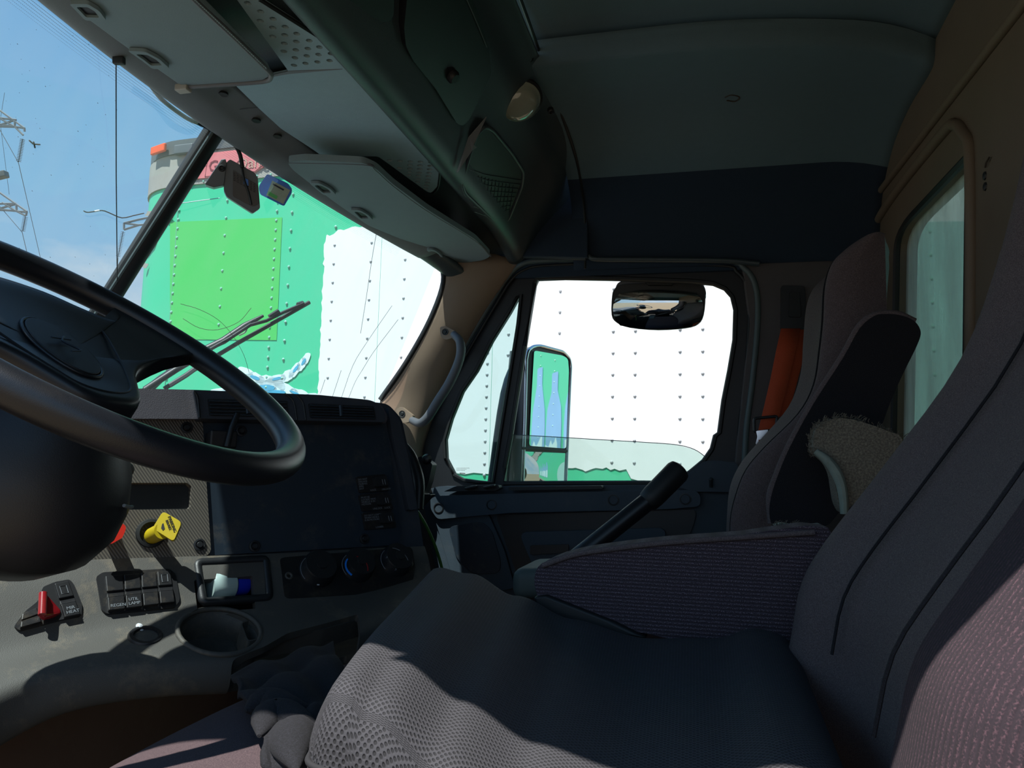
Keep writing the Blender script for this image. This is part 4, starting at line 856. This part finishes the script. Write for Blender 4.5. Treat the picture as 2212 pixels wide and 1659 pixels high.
for q in [(624, 1244), (885, 1217)]: lathe('screw', LA.at(*q, .008), LA.n, [(.007, 0), (.007, .001), (.005, .002), (.003, .0), (0, .0)], 'dash', hv, 12)
# rocker switch banks
def bank(name, outline, cells, h=.010):
    b = plate(name, [LA.pts(fillet(outline, 6), h)], LA.n*-h*1.3, 'switch', db, bevel=.003)
    for (a, bb, c, d), word, sym in cells:
        a, bb, c, d = V(a), V(bb), V(c), V(d)
        m1, m2 = lerp(a, d, .45), lerp(bb, c, .45); m3, m4 = lerp(a, d, .62), lerp(bb, c, .62)
        rk = plate('rocker', [LA.pts([tuple(a), tuple(bb), tuple(m2), tuple(m1)], h+.003)], LA.n*-.004, 'switch', b, bevel=.0012)
        q = [LA.at(*m1, h-.004), LA.at(*m2, h-.004), LA.at(*m4, h+.006), LA.at(*m3, h+.006)]
        plate('rocker_ridge', [q], LA.n*-.006, 'switch', b, bevel=.001)
        plate('rocker', [LA.pts([tuple(m3), tuple(m4), tuple(c), tuple(d)], h+.006)], LA.n*-.008, 'switch', b, bevel=.0012)
        rx = LA.at(*c)-LA.at(*d); uy = LA.at(*a)-LA.at(*d)
        for i, wd in enumerate(word): text(wd, LA.at(d.x+4, lerp(d, c, .1).y-6-9*(len(word)-1-i), h+.0065), rx, uy, .0064, 'dim', b)
        if sym:
            p0 = LA.at(*lerp(lerp(a, bb, .5), lerp(m1, m2, .5), .5), h+.0035); rn = rx.normalized(); un = uy.normalized()
            tube('switch_symbol', [p0+rn*.004*sx+un*.006*sy for sx, sy in ((-1, -1), (1, -1), (1, 1), (-1, 1))], .0004, 'dim', b, n=4, closed=True)
    return b
bank('switch_bank', [(207, 1246), (222, 1236), (366, 1228), (380, 1240), (389, 1296), (378, 1312), (232, 1326), (220, 1318)],
     [(((228, 1244), (265, 1241), (271, 1314), (235, 1318)), ['REGEN'], 0), (((268, 1241), (302, 1238), (308, 1309), (274, 1313)), ['UTIL', 'LAMP'], 0), (((305, 1237), (337, 1235), (344, 1304), (311, 1308)), [], 0), (((340, 1234), (368, 1232), (378, 1300), (347, 1303)), [], 1)])
hz = bank('switch_bank', [(30, 1352), (52, 1322), (82, 1298), (92, 1268), (118, 1257), (150, 1251), (160, 1262), (178, 1307), (176, 1330), (134, 1338), (42, 1362)],
          [(((118, 1260), (148, 1254), (174, 1326), (140, 1333)), ['MIR', 'HEAT'], 1), (((48, 1326), (80, 1312), (90, 1342), (44, 1355)), [], 0)])
rb = plate('hazard_wedge', [[LA.at(88, 1279, .030), LA.at(99, 1281, .030), LA.at(131, 1316, .014), LA.at(132, 1324, .012), LA.at(97, 1333, .026), LA.at(87, 1328, .028)]], LA.n*-.01, 'redlens', hz, bevel=.003)
tube('hazard_bar', [LA.at(93, 1281, .030), LA.at(91, 1328, .030)], .0052, 'redlens', hz, n=10)
# air brake knobs
DT = V((.593, .805, 0))
yk = thing('parking_brake_knob', 'yellow diamond-shaped PARKING BRAKE pull knob on the dash', 'knob', DA.at(328, 1160), 'air brake knobs')
lathe('collar', DA.at(326, 1152, .004), DA.n, [(.022, 0), (.021, .003), (.017, .004), (.016, .0), (0, .0)], 'rubber', yk)
KP = Plane(DA.at(352, 1138, .05), -ray(360, 1138)+V((-.12, -.1, .25)))
tube('stem', [DA.at(328, 1158, .0), KP.at(352, 1146, -.004)], .0125, 'yellow', yk, n=20)
kf = [(352, 1104), (393, 1128), (375, 1170), (329, 1141)]
plate('knob_face', [KP.pts(fillet(kf, 9))], KP.n*-.010, 'yellow', yk, bevel=.0025)
kr = KP.at(376, 1150)-KP.at(363, 1117); ku = KP.at(390, 1122)-KP.at(363, 1133)
text('PARKING', KP.at(362, 1116, .0006), kr, ku, .0062, 'rubber', yk, depth=.0005)
text('BRAKE', KP.at(357, 1124, .0006), kr, ku, .0056, 'rubber', yk, depth=.0005)
plate('knob_emblem', [KP.pts([(350, 1132), (353, 1130), (356, 1142), (352, 1146), (348, 1141)], .0006)], KP.n*-.0005, 'rubber', yk)
rk = thing('trailer_air_knob', 'red trailer air supply knob half hidden behind the steering column', 'knob', DA.at(250, 1165), 'air brake knobs')
plate('knob_face', [DA.pts(fillet([(267, 1132), (272, 1137), (271, 1146), (264, 1162), (243, 1174), (225, 1176), (212, 1165), (215, 1140), (230, 1126)], 3), .045)], DA.n*-.010, 'red', rk, bevel=.002)
tube('stem', [DA.at(240, 1158, .0), DA.at(240, 1154, .037)], .011, 'red', rk, n=16)
# things left on the dash
bt = thing('small_bottle', 'small white bottle with a blue cap lying in the dash cubby', 'bottle', LA.at(480, 1285, -.06))
ba, bb = LA.at(450, 1266, -.012), LA.at(503, 1262, -.018); ax = (bb-ba)
lathe('bottle_body', ba, ax, [(0, 0), (.019, .001), (.023, .006), (.023, ax.length-.004), (.018, ax.length)], 'bottle', bt, 24)
lathe('bottle_cap', bb, ax, [(.019, 0), (.019, .020), (.017, .023), (0, .023)], 'bluecap', bt, 24)
q = Plane(lerp(r1[3], r2[3], .1), UPN)
tube('plastic_sliver', [q.at(298, 1346, .004), q.at(302, 1354, .006), q.at(308, 1363, .004)], [.001, .005, .0045, .002], 'white', None, n=10, k=4, flat=.6)
tag(bpy.data.objects['plastic_sliver'], 'small white plastic sliver lying beside the round power socket', 'debris')
# phone holder at the far edge of the dash
ph = thing('phone_holder', 'black phone holder clamped to the passenger end of the dash', 'holder', P(905, 1080, Y=1.6))
tube('holder_arm', [P(872, 965, Y=1.60), P(890, 990, Y=1.59), P(905, 1040, Y=1.58), P(903, 1100, Y=1.57)], .012, 'black', ph, k=5)
plate('holder_cradle', [[P(a, b, Y=1.62) for a, b in fillet([(895, 992), (910, 985), (934, 1002), (926, 1040), (916, 1068), (932, 1068), (918, 1082), (905, 1096), (902, 1050)], 4)]], (0, .03, 0), 'black', ph, bevel=.004)
lathe('ball_joint', P(922, 992, Y=1.62), (0, -1, 0), [(0, -.013), (.008, -.01), (.012, 0), (.008, .01), (0, .013)], 'black', ph, 16)
tag(tube('green_wire', [P(902, 1105, Y=1.6), P(920, 1135, Y=1.62), P(940, 1180, Y=1.66), P(955, 1230, Y=1.7), P(965, 1290, Y=1.75)], .0035, 'green', None, k=5), 'thin green wire drooping beside the passenger end of the dash', 'wire')

# ------------------------------------------------------------------ steering wheel and column
WC = V((-.64746, .68805, .11902)); til, rot = .5624, -.022
WS = V((sin(rot), cos(rot), 0)); WT = V((-cos(til)*cos(rot), cos(til)*sin(rot), sin(til))); WN = WT.cross(WS)  # WN points away from the driver
WR = .2385
def wp(s, t, o=0): return WC+WS*s+WT*t+WN*o
sw = thing('steering_wheel', 'large worn black steering wheel with a broad moulded hub', 'steering wheel', wp(0, 0, .05))
rim = [wp(WR*cos(a*pi/40), WR*sin(a*pi/40)) for a in range(80)]
rad = [.0165+.0010*(1 if 8 < (a % 40) < 32 else 0)*cos(a*2.0) for a in range(80)]
v, f = tubegeo(rim, .0172, 20, True); link('rim', v, f, 'wheel', sw, ang=180)
hb = [(0, .166), (.060, .158), (.105, .136), (.142, .118), (.165, .130), (.180, .157), (.205, .125), (.222, .088), (.233, .05), (.205, .040), (.165, .038), (.12, .024), (.086, .0), (.064, -.028), (.046, -.052), (.025, -.064), (0, -.066)]
hub = hb+[(-a, b) for a, b in hb[-2:0:-1]]
hs = [(p.x, p.y) for p in crom([V((a, b, 0)) for a, b in hub], 4, True)]
rings = [(1.0, .024), (1.0, .006), (.988, .0), (.96, -.004), (.9, -.005), (.8, -.004), (.68, -.003), (.55, -.001), (.4, .0), (.25, .001), (.12, .001)]
v = []; f = []; n = len(hs)
def ho(t): return .012+.105*(.15-t)
for s_, o in rings:
    for a, b in hs:
        bb = b*s_+.03*(1-s_); aa = a*s_; q = max(0, min(1, (sqrt(aa*aa+bb*bb)-.12)/.11)); q = q*q*(3-2*q); v.append(wp(aa, bb, lerp(ho(bb)+o, o*.6, q)))
v.append(wp(0, .03, ho(.03)+.001))
for i in range(len(rings)-1):
    for j in range(n): f.append((i*n+j, i*n+(j+1) % n, (i+1)*n+(j+1) % n, (i+1)*n+j))
for j in range(n): f.append(((len(rings)-1)*n+j, (len(rings)-1)*n+(j+1) % n, len(rings)*n))
f.append(tuple(range(n-1, -1, -1)))
link('hub_pad', v, f, 'wheel', sw, ang=60)
tube('pad_groove', [wp(a, b, ho(b)-.004) for a, b in [(.105, .10), (.08, .03), (.055, -.015), (.035, -.04), (0, -.048), (-.035, -.04), (-.055, -.015), (-.08, .03), (-.105, .10), (-.07, .135), (0, .145), (.07, .135)]], .0014, 'black', sw, k=6, n=6, closed=True)
v = []; f = []
ov = [(.036*cos(a*pi/16), .035+.050*sin(a*pi/16)) for a in range(32)]
lp_ = plate('emblem', [[wp(a, b, ho(b)-.004) for a, b in ov]], WN*.008, 'black', sw, bevel=.002)
tube('emblem_ring', [wp(a*1.06, .035+(b-.035)*1.06, ho(b)-.001) for a, b in ov], .0022, 'wheel', sw, closed=True, n=8)
tube('emblem_mark', [wp(-.012, .012, .0155), wp(.008, .02, .0155), wp(-.004, .035, .0155), wp(.010, .05, .0155)], .0012, 'panel', sw, k=4, n=5)
tube('emblem_mark', [wp(-.016, .04, .0155), wp(.014, .044, .0155)], .0012, 'panel', sw, n=5)
# column shroud
scx = thing('steering_column', 'dark rounded steering column shroud below the wheel', 'column', wp(0, 0, .35))
lathe('shroud', wp(0, .01, .045), WN*1.0+WT*-.10, [(.04, 0), (.052, .006), (.064, .02), (.084, .045), (.106, .08), (.120, .12), (.120, .15), (.108, .18), (.08, .205), (.04, .22), (0, .224)], 'black', scx, 36)
rbox('stalk_box', wp(.05, -.05, .14), (WS*.035, WT*.02, WN*.03), .008, 'dash', scx)
tube('shroud_clip', [wp(.03, -.115, .13), wp(.045, -.112, .135), wp(.06, -.105, .14)], .002, 'sensor', scx, n=6)
# ------------------------------------------------------------------ driver seat
ds = thing('driver_seat', 'big driver seat with maroon base cushion and tall contoured dark backrest', 'seat', (-.15, .8, -.75))
def basefn(x, y, z):
    # front edge rounds down, cushion slightly crowned
    zz = z*1.0; X = x; Y = y
    top = .02*(1-(y/.30)**2)
    roll = max(0, (-x-.16)/.17)
    return (-.262+X, .80+Y, -.345+zz+top*(z > 0)-.05*roll*roll)
blob('base_cushion', (.36, .30, .065), .06, basefn, 'maroon', ds, (30, 24, 10))
rbox('seat_pedestal', (-.15, .80, -.58), ((.2, 0, 0), (0, .2, 0), (0, 0, .175)), .03, 'rubber', ds)
def back(name, par, near, far, yn, yf, thick, m, dip=.045, ztop=None, mc=None):
    """backrest from the two bolster profiles (x, z); centre panel dished between them"""
    rows = []
    n = len(near)
    for i in range(n):
        (xn, zn), (xf, zf) = near[i], far[i]; t = i/(n-1)
        ins = .0 if t < .6 else .10*((t-.6)/.4)**2
        Yn, Yf = yn+ins, yf-ins; d = dip*(1-.5*t)
        r = []
        for s, dx in ((0, thick), (.0, thick*.45), (.05, .004), (.12, 0), (.22, d*.6), (.35, d), (.5, d*1.05), (.65, d), (.78, d*.6), (.88, 0), (.95, .004), (1, thick*.45), (1, thick)):
            e = .012 if s in (0, 1) and dx < thick else 0
            r.append(V((lerp(xn, xf, s)+dx, lerp(Yn, Yf, s)+(-e if s == 0 else e if s == 1 else 0), lerp(zn, zf, s))))
        rows.append(r)
    last = rows[-1]
    rows.append([V((p.x+ (thick*.3 if i_ not in (0, 12) else 0), lerp(p.y, (yn+yf)/2, .12), p.z+.012)) for i_, p in enumerate(last)])
    rows.append([V((last[0].x+.0, lerp(p.y, (yn+yf)/2, .2), p.z+.012)) for p in last])
    o = loft(name, rows, m, par, k=4, kc=4)
    # close the rear
    bk_ = [[r[0], lerp(r[0], r[-1], .33)+V((.004, 0, 0)), lerp(r[0], r[-1], .66)+V((.004, 0, 0)), r[-1]] for r in rows]
    loft(name+'_shell', bk_, 'rubber', par, k=3, kc=3)
    return o
nr = [(.10, -.34), (.085, -.25), (.097, -.19), (.112, -.13), (.145, -.076), (.195, -.0), (.275, .14), (.335, .30), (.362, .42), (.375, .50)]
fr_ = [(.10, -.34), (.085, -.25), (.093, -.19), (.105, -.13), (.135, -.076), (.205, .02), (.29, .145), (.335, .28), (.358, .40), (.370, .50)]
nr2 = [(min(x+.045, .37), z) for x, z in nr]
bk1 = back('backrest', ds, nr2, fr_, .52, 1.06, .062, 'seatfab')
# ribbed near bolster cover, lit by the sun
rows = []
for i, (x, z) in enumerate([(a+.012, b) for a, b in nr[1:8]]):
    rows.append([V((x+0.115, .508, z)), V((x+0.085, .500, z)), V((x+0.058, .505, z)), V((x+0.038, .520, z)), V((x+.024, .55, z)), V((x+.020, .590, z)), V((x+.022, .64, z))])
loft('bolster_cover', rows, 'bolster', ds, k=5, kc=4)
def bks(y, i): # seam path on the front
    return None
for s, off in ((.22, -.004), (.72, .0)):
    pth = []
    for (a, b), (c, d) in list(zip(nr, fr_))[2:]:
        dx = {.22: .027, .72: .035}[s]*(1-.03*1); pth.append(V((lerp(a, c, s)+dx+off-.002, lerp(.52, 1.06, s), lerp(b, d, s))))
    tube('seam', pth, .0018, 'cloth', ds, k=3, n=5)
# ribbed armrest on the far side
ARP = Plane((0, 1.10, 0), (0, -1, 0))
ao = [(1157, 1234), (1180, 1212), (1235, 1194), (1305, 1182), (1432, 1167), (1600, 1155), (1790, 1140), (1790, 1260), (1740, 1390), (1517, 1392), (1400, 1370), (1305, 1352), (1190, 1318), (1158, 1280)]
pts = [tuple(q)[:2] for q in crom([V((a, b, 0)) for a, b in ao], 3, True)]
plate('armrest', [ARP.pts(pts)], (0, .075, 0), 'seatrib', ds, bevel=.018, bseg=5)
tube('armrest_piping', ARP.pts([(1172, 1222), (1235, 1200), (1305, 1188), (1432, 1173), (1600, 1161), (1760, 1150)], .002), .004, 'seatfab', ds, k=4, n=8)
plate('armrest_bracket', [[P(a, b, Y=1.09) for a, b in [(1150, 1290), (1180, 1286), (1330, 1345), (1400, 1380), (1300, 1378), (1160, 1318)]]], (0, .03, 0), 'rubber', ds, bevel=.005)

# perforated seat pad on top of the cushion
def padtop(x):
    # x from front (-1) to back (1)
    k = [(-1.0, -.168), (-.88, -.152), (-.7, -.158), (-.45, -.190), (-.15, -.222), (.2, -.238), (.5, -.232), (.75, -.215), (1.0, -.222)]
    for (a, za), (b, zb) in zip(k, k[1:]):
        if x <= b: t = (x-a)/(b-a); t = t*t*(3-2*t); return lerp(za, zb, max(0, t))
    return k[-1][1]
def padfn(x, y, z):
    u_ = x/.205; Y = .80+y; t = (y+.28)/.56
    X = -.098+x - lerp(.0, .11, t)*max(0, (.6-u_)/1.6)
    zt = padtop(u_) - .018*max(0, (-y-.10)/.18)**2*(1 if u_ > -.8 else .6) + .012*t*(u_ < 0)*(-u_)
    depth = lerp(.115, .075, (u_+1)/2)
    k_ = max(0, min(1, (u_+.75)/.6)); zt += .022*t*t*k_
    return (X+.05*max(0, -z/.05)*(u_ < 0)*-u_+.018*(1-t)*(u_ < 0)*-u_, Y, zt + (z-.05)*depth/.1)
sp_ = blob('seat_pad', (.205, .28, .05), .032, padfn, 'meshpad', None, (60, 50, 16))
tag(sp_, 'dark perforated mesh pad covering the driver seat, half in sunlight', 'seat pad')
tube('seam', [V(padfn(-.20, -.25, .014))+V((-.002, -.002, 0)), V(padfn(-.195, -.275, .012)), V(padfn(-.15, -.281, .008)), V(padfn(-.08, -.281, .004)), V(padfn(.05, -.281, .0))], .0024, 'meshpad', sp_, k=6, n=8)
# crumpled black cloth tucked in front of the pad
rows = []
for i in range(15):
    t = i/14; r = []
    for j in range(9):
        s = j/8; base = lerp(lerp(P(498, 1472, Z=-.262), P(720, 1400, Z=-.255), s), lerp(P(585, 1690, Z=-.262), P(760, 1720, Z=-.262), s), t)
        wv = .014*abs(sin(t*9+s*2.2)) * (1 if t > .3 else t/.3) + .008*sin(s*7-t*4)**2
        r.append(base+V((.008*sin(t*11+s*3)*(t > .3), 0, .004+wv)))
    rows.append(r)
ck = loft('crumpled_cloth', rows, 'cloth', None, k=3, kc=3, solid=.006); tag(ck, 'crumpled black cloth tucked between the seat base and the mesh pad', 'cloth')
for l in ([(530, 1535), (575, 1520), (620, 1530), (680, 1535)], [(560, 1590), (590, 1545), (640, 1560), (690, 1600)], [(640, 1665), (630, 1600), (655, 1575), (690, 1580)]):
    tube('cloth_fold', [P(a, b, Z=-.240) for a, b in l], [.002, .018, .019, .014, .002], 'cloth', ck, k=6, n=14, flat=.8)

# ------------------------------------------------------------------ passenger seat
ps = thing('passenger_seat', 'dark fabric passenger seat with tall backrest by the far door', 'seat', (-.1, 1.78, -.75))
def pfn(x, y, z):
    return (-.13+x, 1.79+y, -.285+z-.03*max(0, (-x-.12)/.15)**2+.012*(z > 0)*(1-(y/.27)**2))
blob('seat_cushion', (.26, .27, .07), .06, pfn, 'maroon', ps, (24, 20, 8))
rbox('seat_pedestal', (-.12, 1.79, -.56), ((.18, 0, 0), (0, .2, 0), (0, 0, .19)), .03, 'rubber', ps)
rbox('seat_front_cover', (-.33, 1.60, -.225), ((.05, 0, .004), (0, .1, 0), (-.001, 0, .03)), .02, 'vinyl', ps)
NP = [(1580, 1175), (1581, 1121), (1592, 1071), (1614, 1016), (1656, 965), (1729, 892), (1763, 828), (1775, 755), (1782, 690), (1786, 617), (1800, 568), (1822, 542), (1850, 520)]
FP = [(1571, 1170), (1573, 1110), (1580, 1050), (1603, 1000), (1645, 950), (1705, 880), (1731, 810), (1737, 740), (1743, 670), (1757, 628), (1785, 598), (1812, 575), (1840, 560)]
rows = []
for i, (a, b) in enumerate(zip(NP, FP)):
    pn, pf = P(*a, Y=1.56), P(*b, Y=2.0); t = i/(len(NP)-1); d = .03
    bx = max(.0, .40-pn.x)*.0+.085
    bx2 = lerp(.40, .44, t)-pn.x if t < .5 else .078
    bx2 = max(.025, min(.12, .325-pn.x)); b3 = max(.03, min(.15, .41-pf.x))
    rows.append([pn+V((bx2, .0, 0)), pn+V((bx2*.5, -.012, 0)), pn+V((.006, -.004, 0)), pn+V((0, .02, 0)), lerp(pn, pf, .25)+V((d*.8, 0, 0)), lerp(pn, pf, .5)+V((d*1.2, 0, 0)), lerp(pn, pf, .75)+V((d*.8, 0, 0)), pf+V((0, -.02, 0)), pf+V((.006, .004, 0)), pf+V((b3*.5, .012, 0)), pf+V((b3, 0, 0))])
tn, tf = rows[-1], None
rows.append([lerp(p, V((tn[0].x, p.y, p.z)), .45)+V((0, 0, .012)) for p in tn])
rows.append([V((tn[0].x, lerp(p.y, 1.78, .08), p.z+.012)) for p in tn])
loft('backrest', rows, 'seatfab', ps, k=4, kc=4)
loft('backrest_shell', [[r[0], lerp(r[0], r[-1], .5)+V((.01, 0, 0)), r[-1]] for r in rows], 'rubber', ps, k=3, kc=4)
tube('seam', [p[3]+V((-.001, .012, 0)) for p in rows[:-2]], .002, 'cloth', ps, k=4, n=5)
# raised armrest paddle
po = [(1889, 682), (1912, 678), (1935, 679), (1960, 685), (1978, 696), (1988, 712), (1988, 728), (1976, 757), (1953, 803), (1926, 862), (1903, 925), (1870, 1010), (1830, 1080), (1798, 1125), (1775, 1137), (1690, 1142), (1669, 1135), (1662, 1110), (1665, 1075), (1679, 1030), (1706, 966), (1756, 874), (1821, 773), (1857, 709)]
plate('raised_armrest', [[P(a, b, Y=1.40) for a, b in [tuple(q)[:2] for q in crom([V((a, b, 0)) for a, b in po], 3, True)]]], (0, .07, 0), 'cloth', ps, bevel=.016, bseg=5)
tube('armrest_edge', [P(a, b, Y=1.408) for a, b in [(1669, 1130), (1665, 1075), (1679, 1030), (1706, 966), (1756, 874), (1821, 773), (1857, 709), (1889, 684), (1935, 680), (1975, 697)]], .008, 'seatfab', ps, k=5, n=8)

# torn felt armrest remains
tf_ = thing('torn_armrest_pad', 'torn grey armrest padding with frayed edges poking up behind the driver backrest', 'armrest', P(1850, 1080, Y=1.27))
fo_ = [(1757, 955), (1762, 928), (1778, 912), (1800, 905), (1821, 903), (1850, 908), (1889, 920), (1920, 932), (1948, 946), (1960, 1010), (1900, 1060), (1842, 1090), (1826, 1110), (1812, 1090), (1806, 1060), (1800, 1025), (1788, 1000), (1772, 985), (1760, 975)]
plate('padding', [[P(a, b, Y=1.27) for a, b in [tuple(q)[:2] for q in crom([V((a, b, 0)) for a, b in fo_], 3, True)]]], (0, .06, 0), 'foam', tf_, bevel=.014, bseg=4)
tube('felt_edge', [P(a, b, Y=1.262) for a, b in [(1762, 975), (1782, 990), (1800, 1010), (1815, 1040), (1822, 1075), (1824, 1110)]], [.008, .012, .014, .012, .010], 'felt', tf_, k=5, n=10, flat=.6)
g = Geo()
pth = crom([V((a, b, 0)) for a, b in [(1755, 985), (1752, 960), (1760, 930), (1778, 912), (1821, 902), (1889, 920), (1948, 946)]], 14)
for i in range(260):
    q = random.choice(pth); a = q.x+random.uniform(-5, 5); b = q.y+random.uniform(-3, 5); an = random.uniform(-pi, 0); l = random.uniform(5, 14)
    y = 1.27+random.uniform(-.005, .06)
    g.tube([P(a, b, Y=y), P(a+cos(an)*l*.5, b+sin(an)*l*.4, Y=y-.003), P(a+cos(an+.5)*l, b+sin(an+.3)*l, Y=y-.006)], .0005, 3)
g.out('frayed_threads', 'foam', tf_, smooth=False)
t2 = thing('torn_armrest_pad', 'frayed scrap of armrest padding lying on top of the ribbed armrest', 'armrest', P(1730, 1150, Y=1.2))
plate('padding', [[P(a, b, Y=1.20) for a, b in fillet([(1672, 1134), (1690, 1130), (1720, 1136), (1775, 1132), (1775, 1146), (1680, 1152)], 4)]], (0, .03, 0), 'felt', t2, bevel=.006)
g = Geo()
for i in range(110):
    a = random.uniform(1672, 1725); b = random.uniform(1132, 1148); an = random.uniform(-pi, 0); l = random.uniform(5, 13); y = 1.2+random.uniform(-.004, .02)
    g.tube([P(a, b, Y=y), P(a+cos(an)*l*.5, b+sin(an)*l*.4, Y=y-.003), P(a+cos(an+.5)*l, b+sin(an+.3)*l, Y=y-.006)], .0005, 3)
g.out('frayed_threads', 'foam', t2, smooth=False)
# black baton leaning on the seat
bt = thing('black_tube_lever', 'black tube with a thicker rounded grip leaning up past the door window', 'lever', P(1250, 1205, Y=1.50))
a, b = P(1240, 1210, Y=1.50), P(1404, 1079, Y=1.55)
c = P(1470, 1012, Y=1.575)
tube('shaft', [a, lerp(a, b, .5), b], .0185, 'wheel', bt, n=20)
ax = (c-b); Lh = ax.length
lathe('grip', b-ax.normalized()*.01, ax, [(.0185, 0), (.022, .006), (.0235, .02), (.0245, Lh), (.022, Lh+.008), (.015, Lh+.012), (0, Lh+.012)], 'rubber', bt, 24)
# seat belt
sb = thing('seat_belt', 'orange passenger seat belt hanging from its pillar slot with chrome tongue', 'seat belt', P(1650, 1000, Y=2.2))
plate('belt_slot', [[P(a, b, Y=2.25) for a, b in fillet([(1687, 616), (1738, 618), (1742, 700), (1730, 716), (1686, 712)], 8)]], (0, .02, 0), 'black', sb, bevel=.004)
plate('slot_insert', [[P(a, b, Y=2.243) for a, b in fillet([(1705, 630), (1727, 632), (1730, 685), (1704, 684)], 4)]], (0, .01, 0), 'rubber', sb, bevel=.002)
def strap(pth, w, m='orange'):
    v = []; f = []
    for a, b, y, hw in pth: v += [P(a-hw, b, Y=y), P(a+hw, b, Y=y+.004)]
    n = len(pth)
    for i in range(n-1): f.append((2*i, 2*i+1, 2*i+3, 2*i+2))
    return link('webbing', v, f, m, sb, solid=.0025)
strap([(1722, 712, 2.24, 16), (1716, 780, 2.23, 18), (1702, 840, 2.22, 16), (1690, 900, 2.21, 12)], 0)
strap([(1708, 710, 2.235, 21), (1697, 760, 2.21, 21), (1684, 820, 2.19, 20), (1669, 880, 2.18, 19), (1658, 925, 2.17, 19), (1646, 985, 2.17, 16), (1640, 1020, 2.17, 14)], 0)
tube('buckle_frame', [P(a, b, Y=2.155) for a, b in fillet([(1629, 904), (1679, 899), (1676, 928), (1630, 934)], 6)], .004, 'black', sb, closed=True, n=8)
tn_ = [[P(a, b, Y=2.15) for a, b in fillet([(1633, 931), (1660, 928), (1653, 944), (1648, 961), (1632, 960), (1636, 943)], 3)], [P(a, b, Y=2.15) for a, b in [(1639, 950), (1647, 950), (1645, 957), (1638, 957)]]]
plate('tongue', tn_, (0, .003, 0), 'chrome', sb)
# rear mount panel between the pillar and seat, lower side wall
struct(plate('wall_right_rear', [[V((-.55, 2.27, -.79)), V((.455, 2.27, -.79)), V((.455, 2.27, .60)), V((.27, 2.27, .60)), V((.22, 2.27, -.25)), V((-.55, 2.27, -.25))]], (0, .03, 0), 'pillar'))
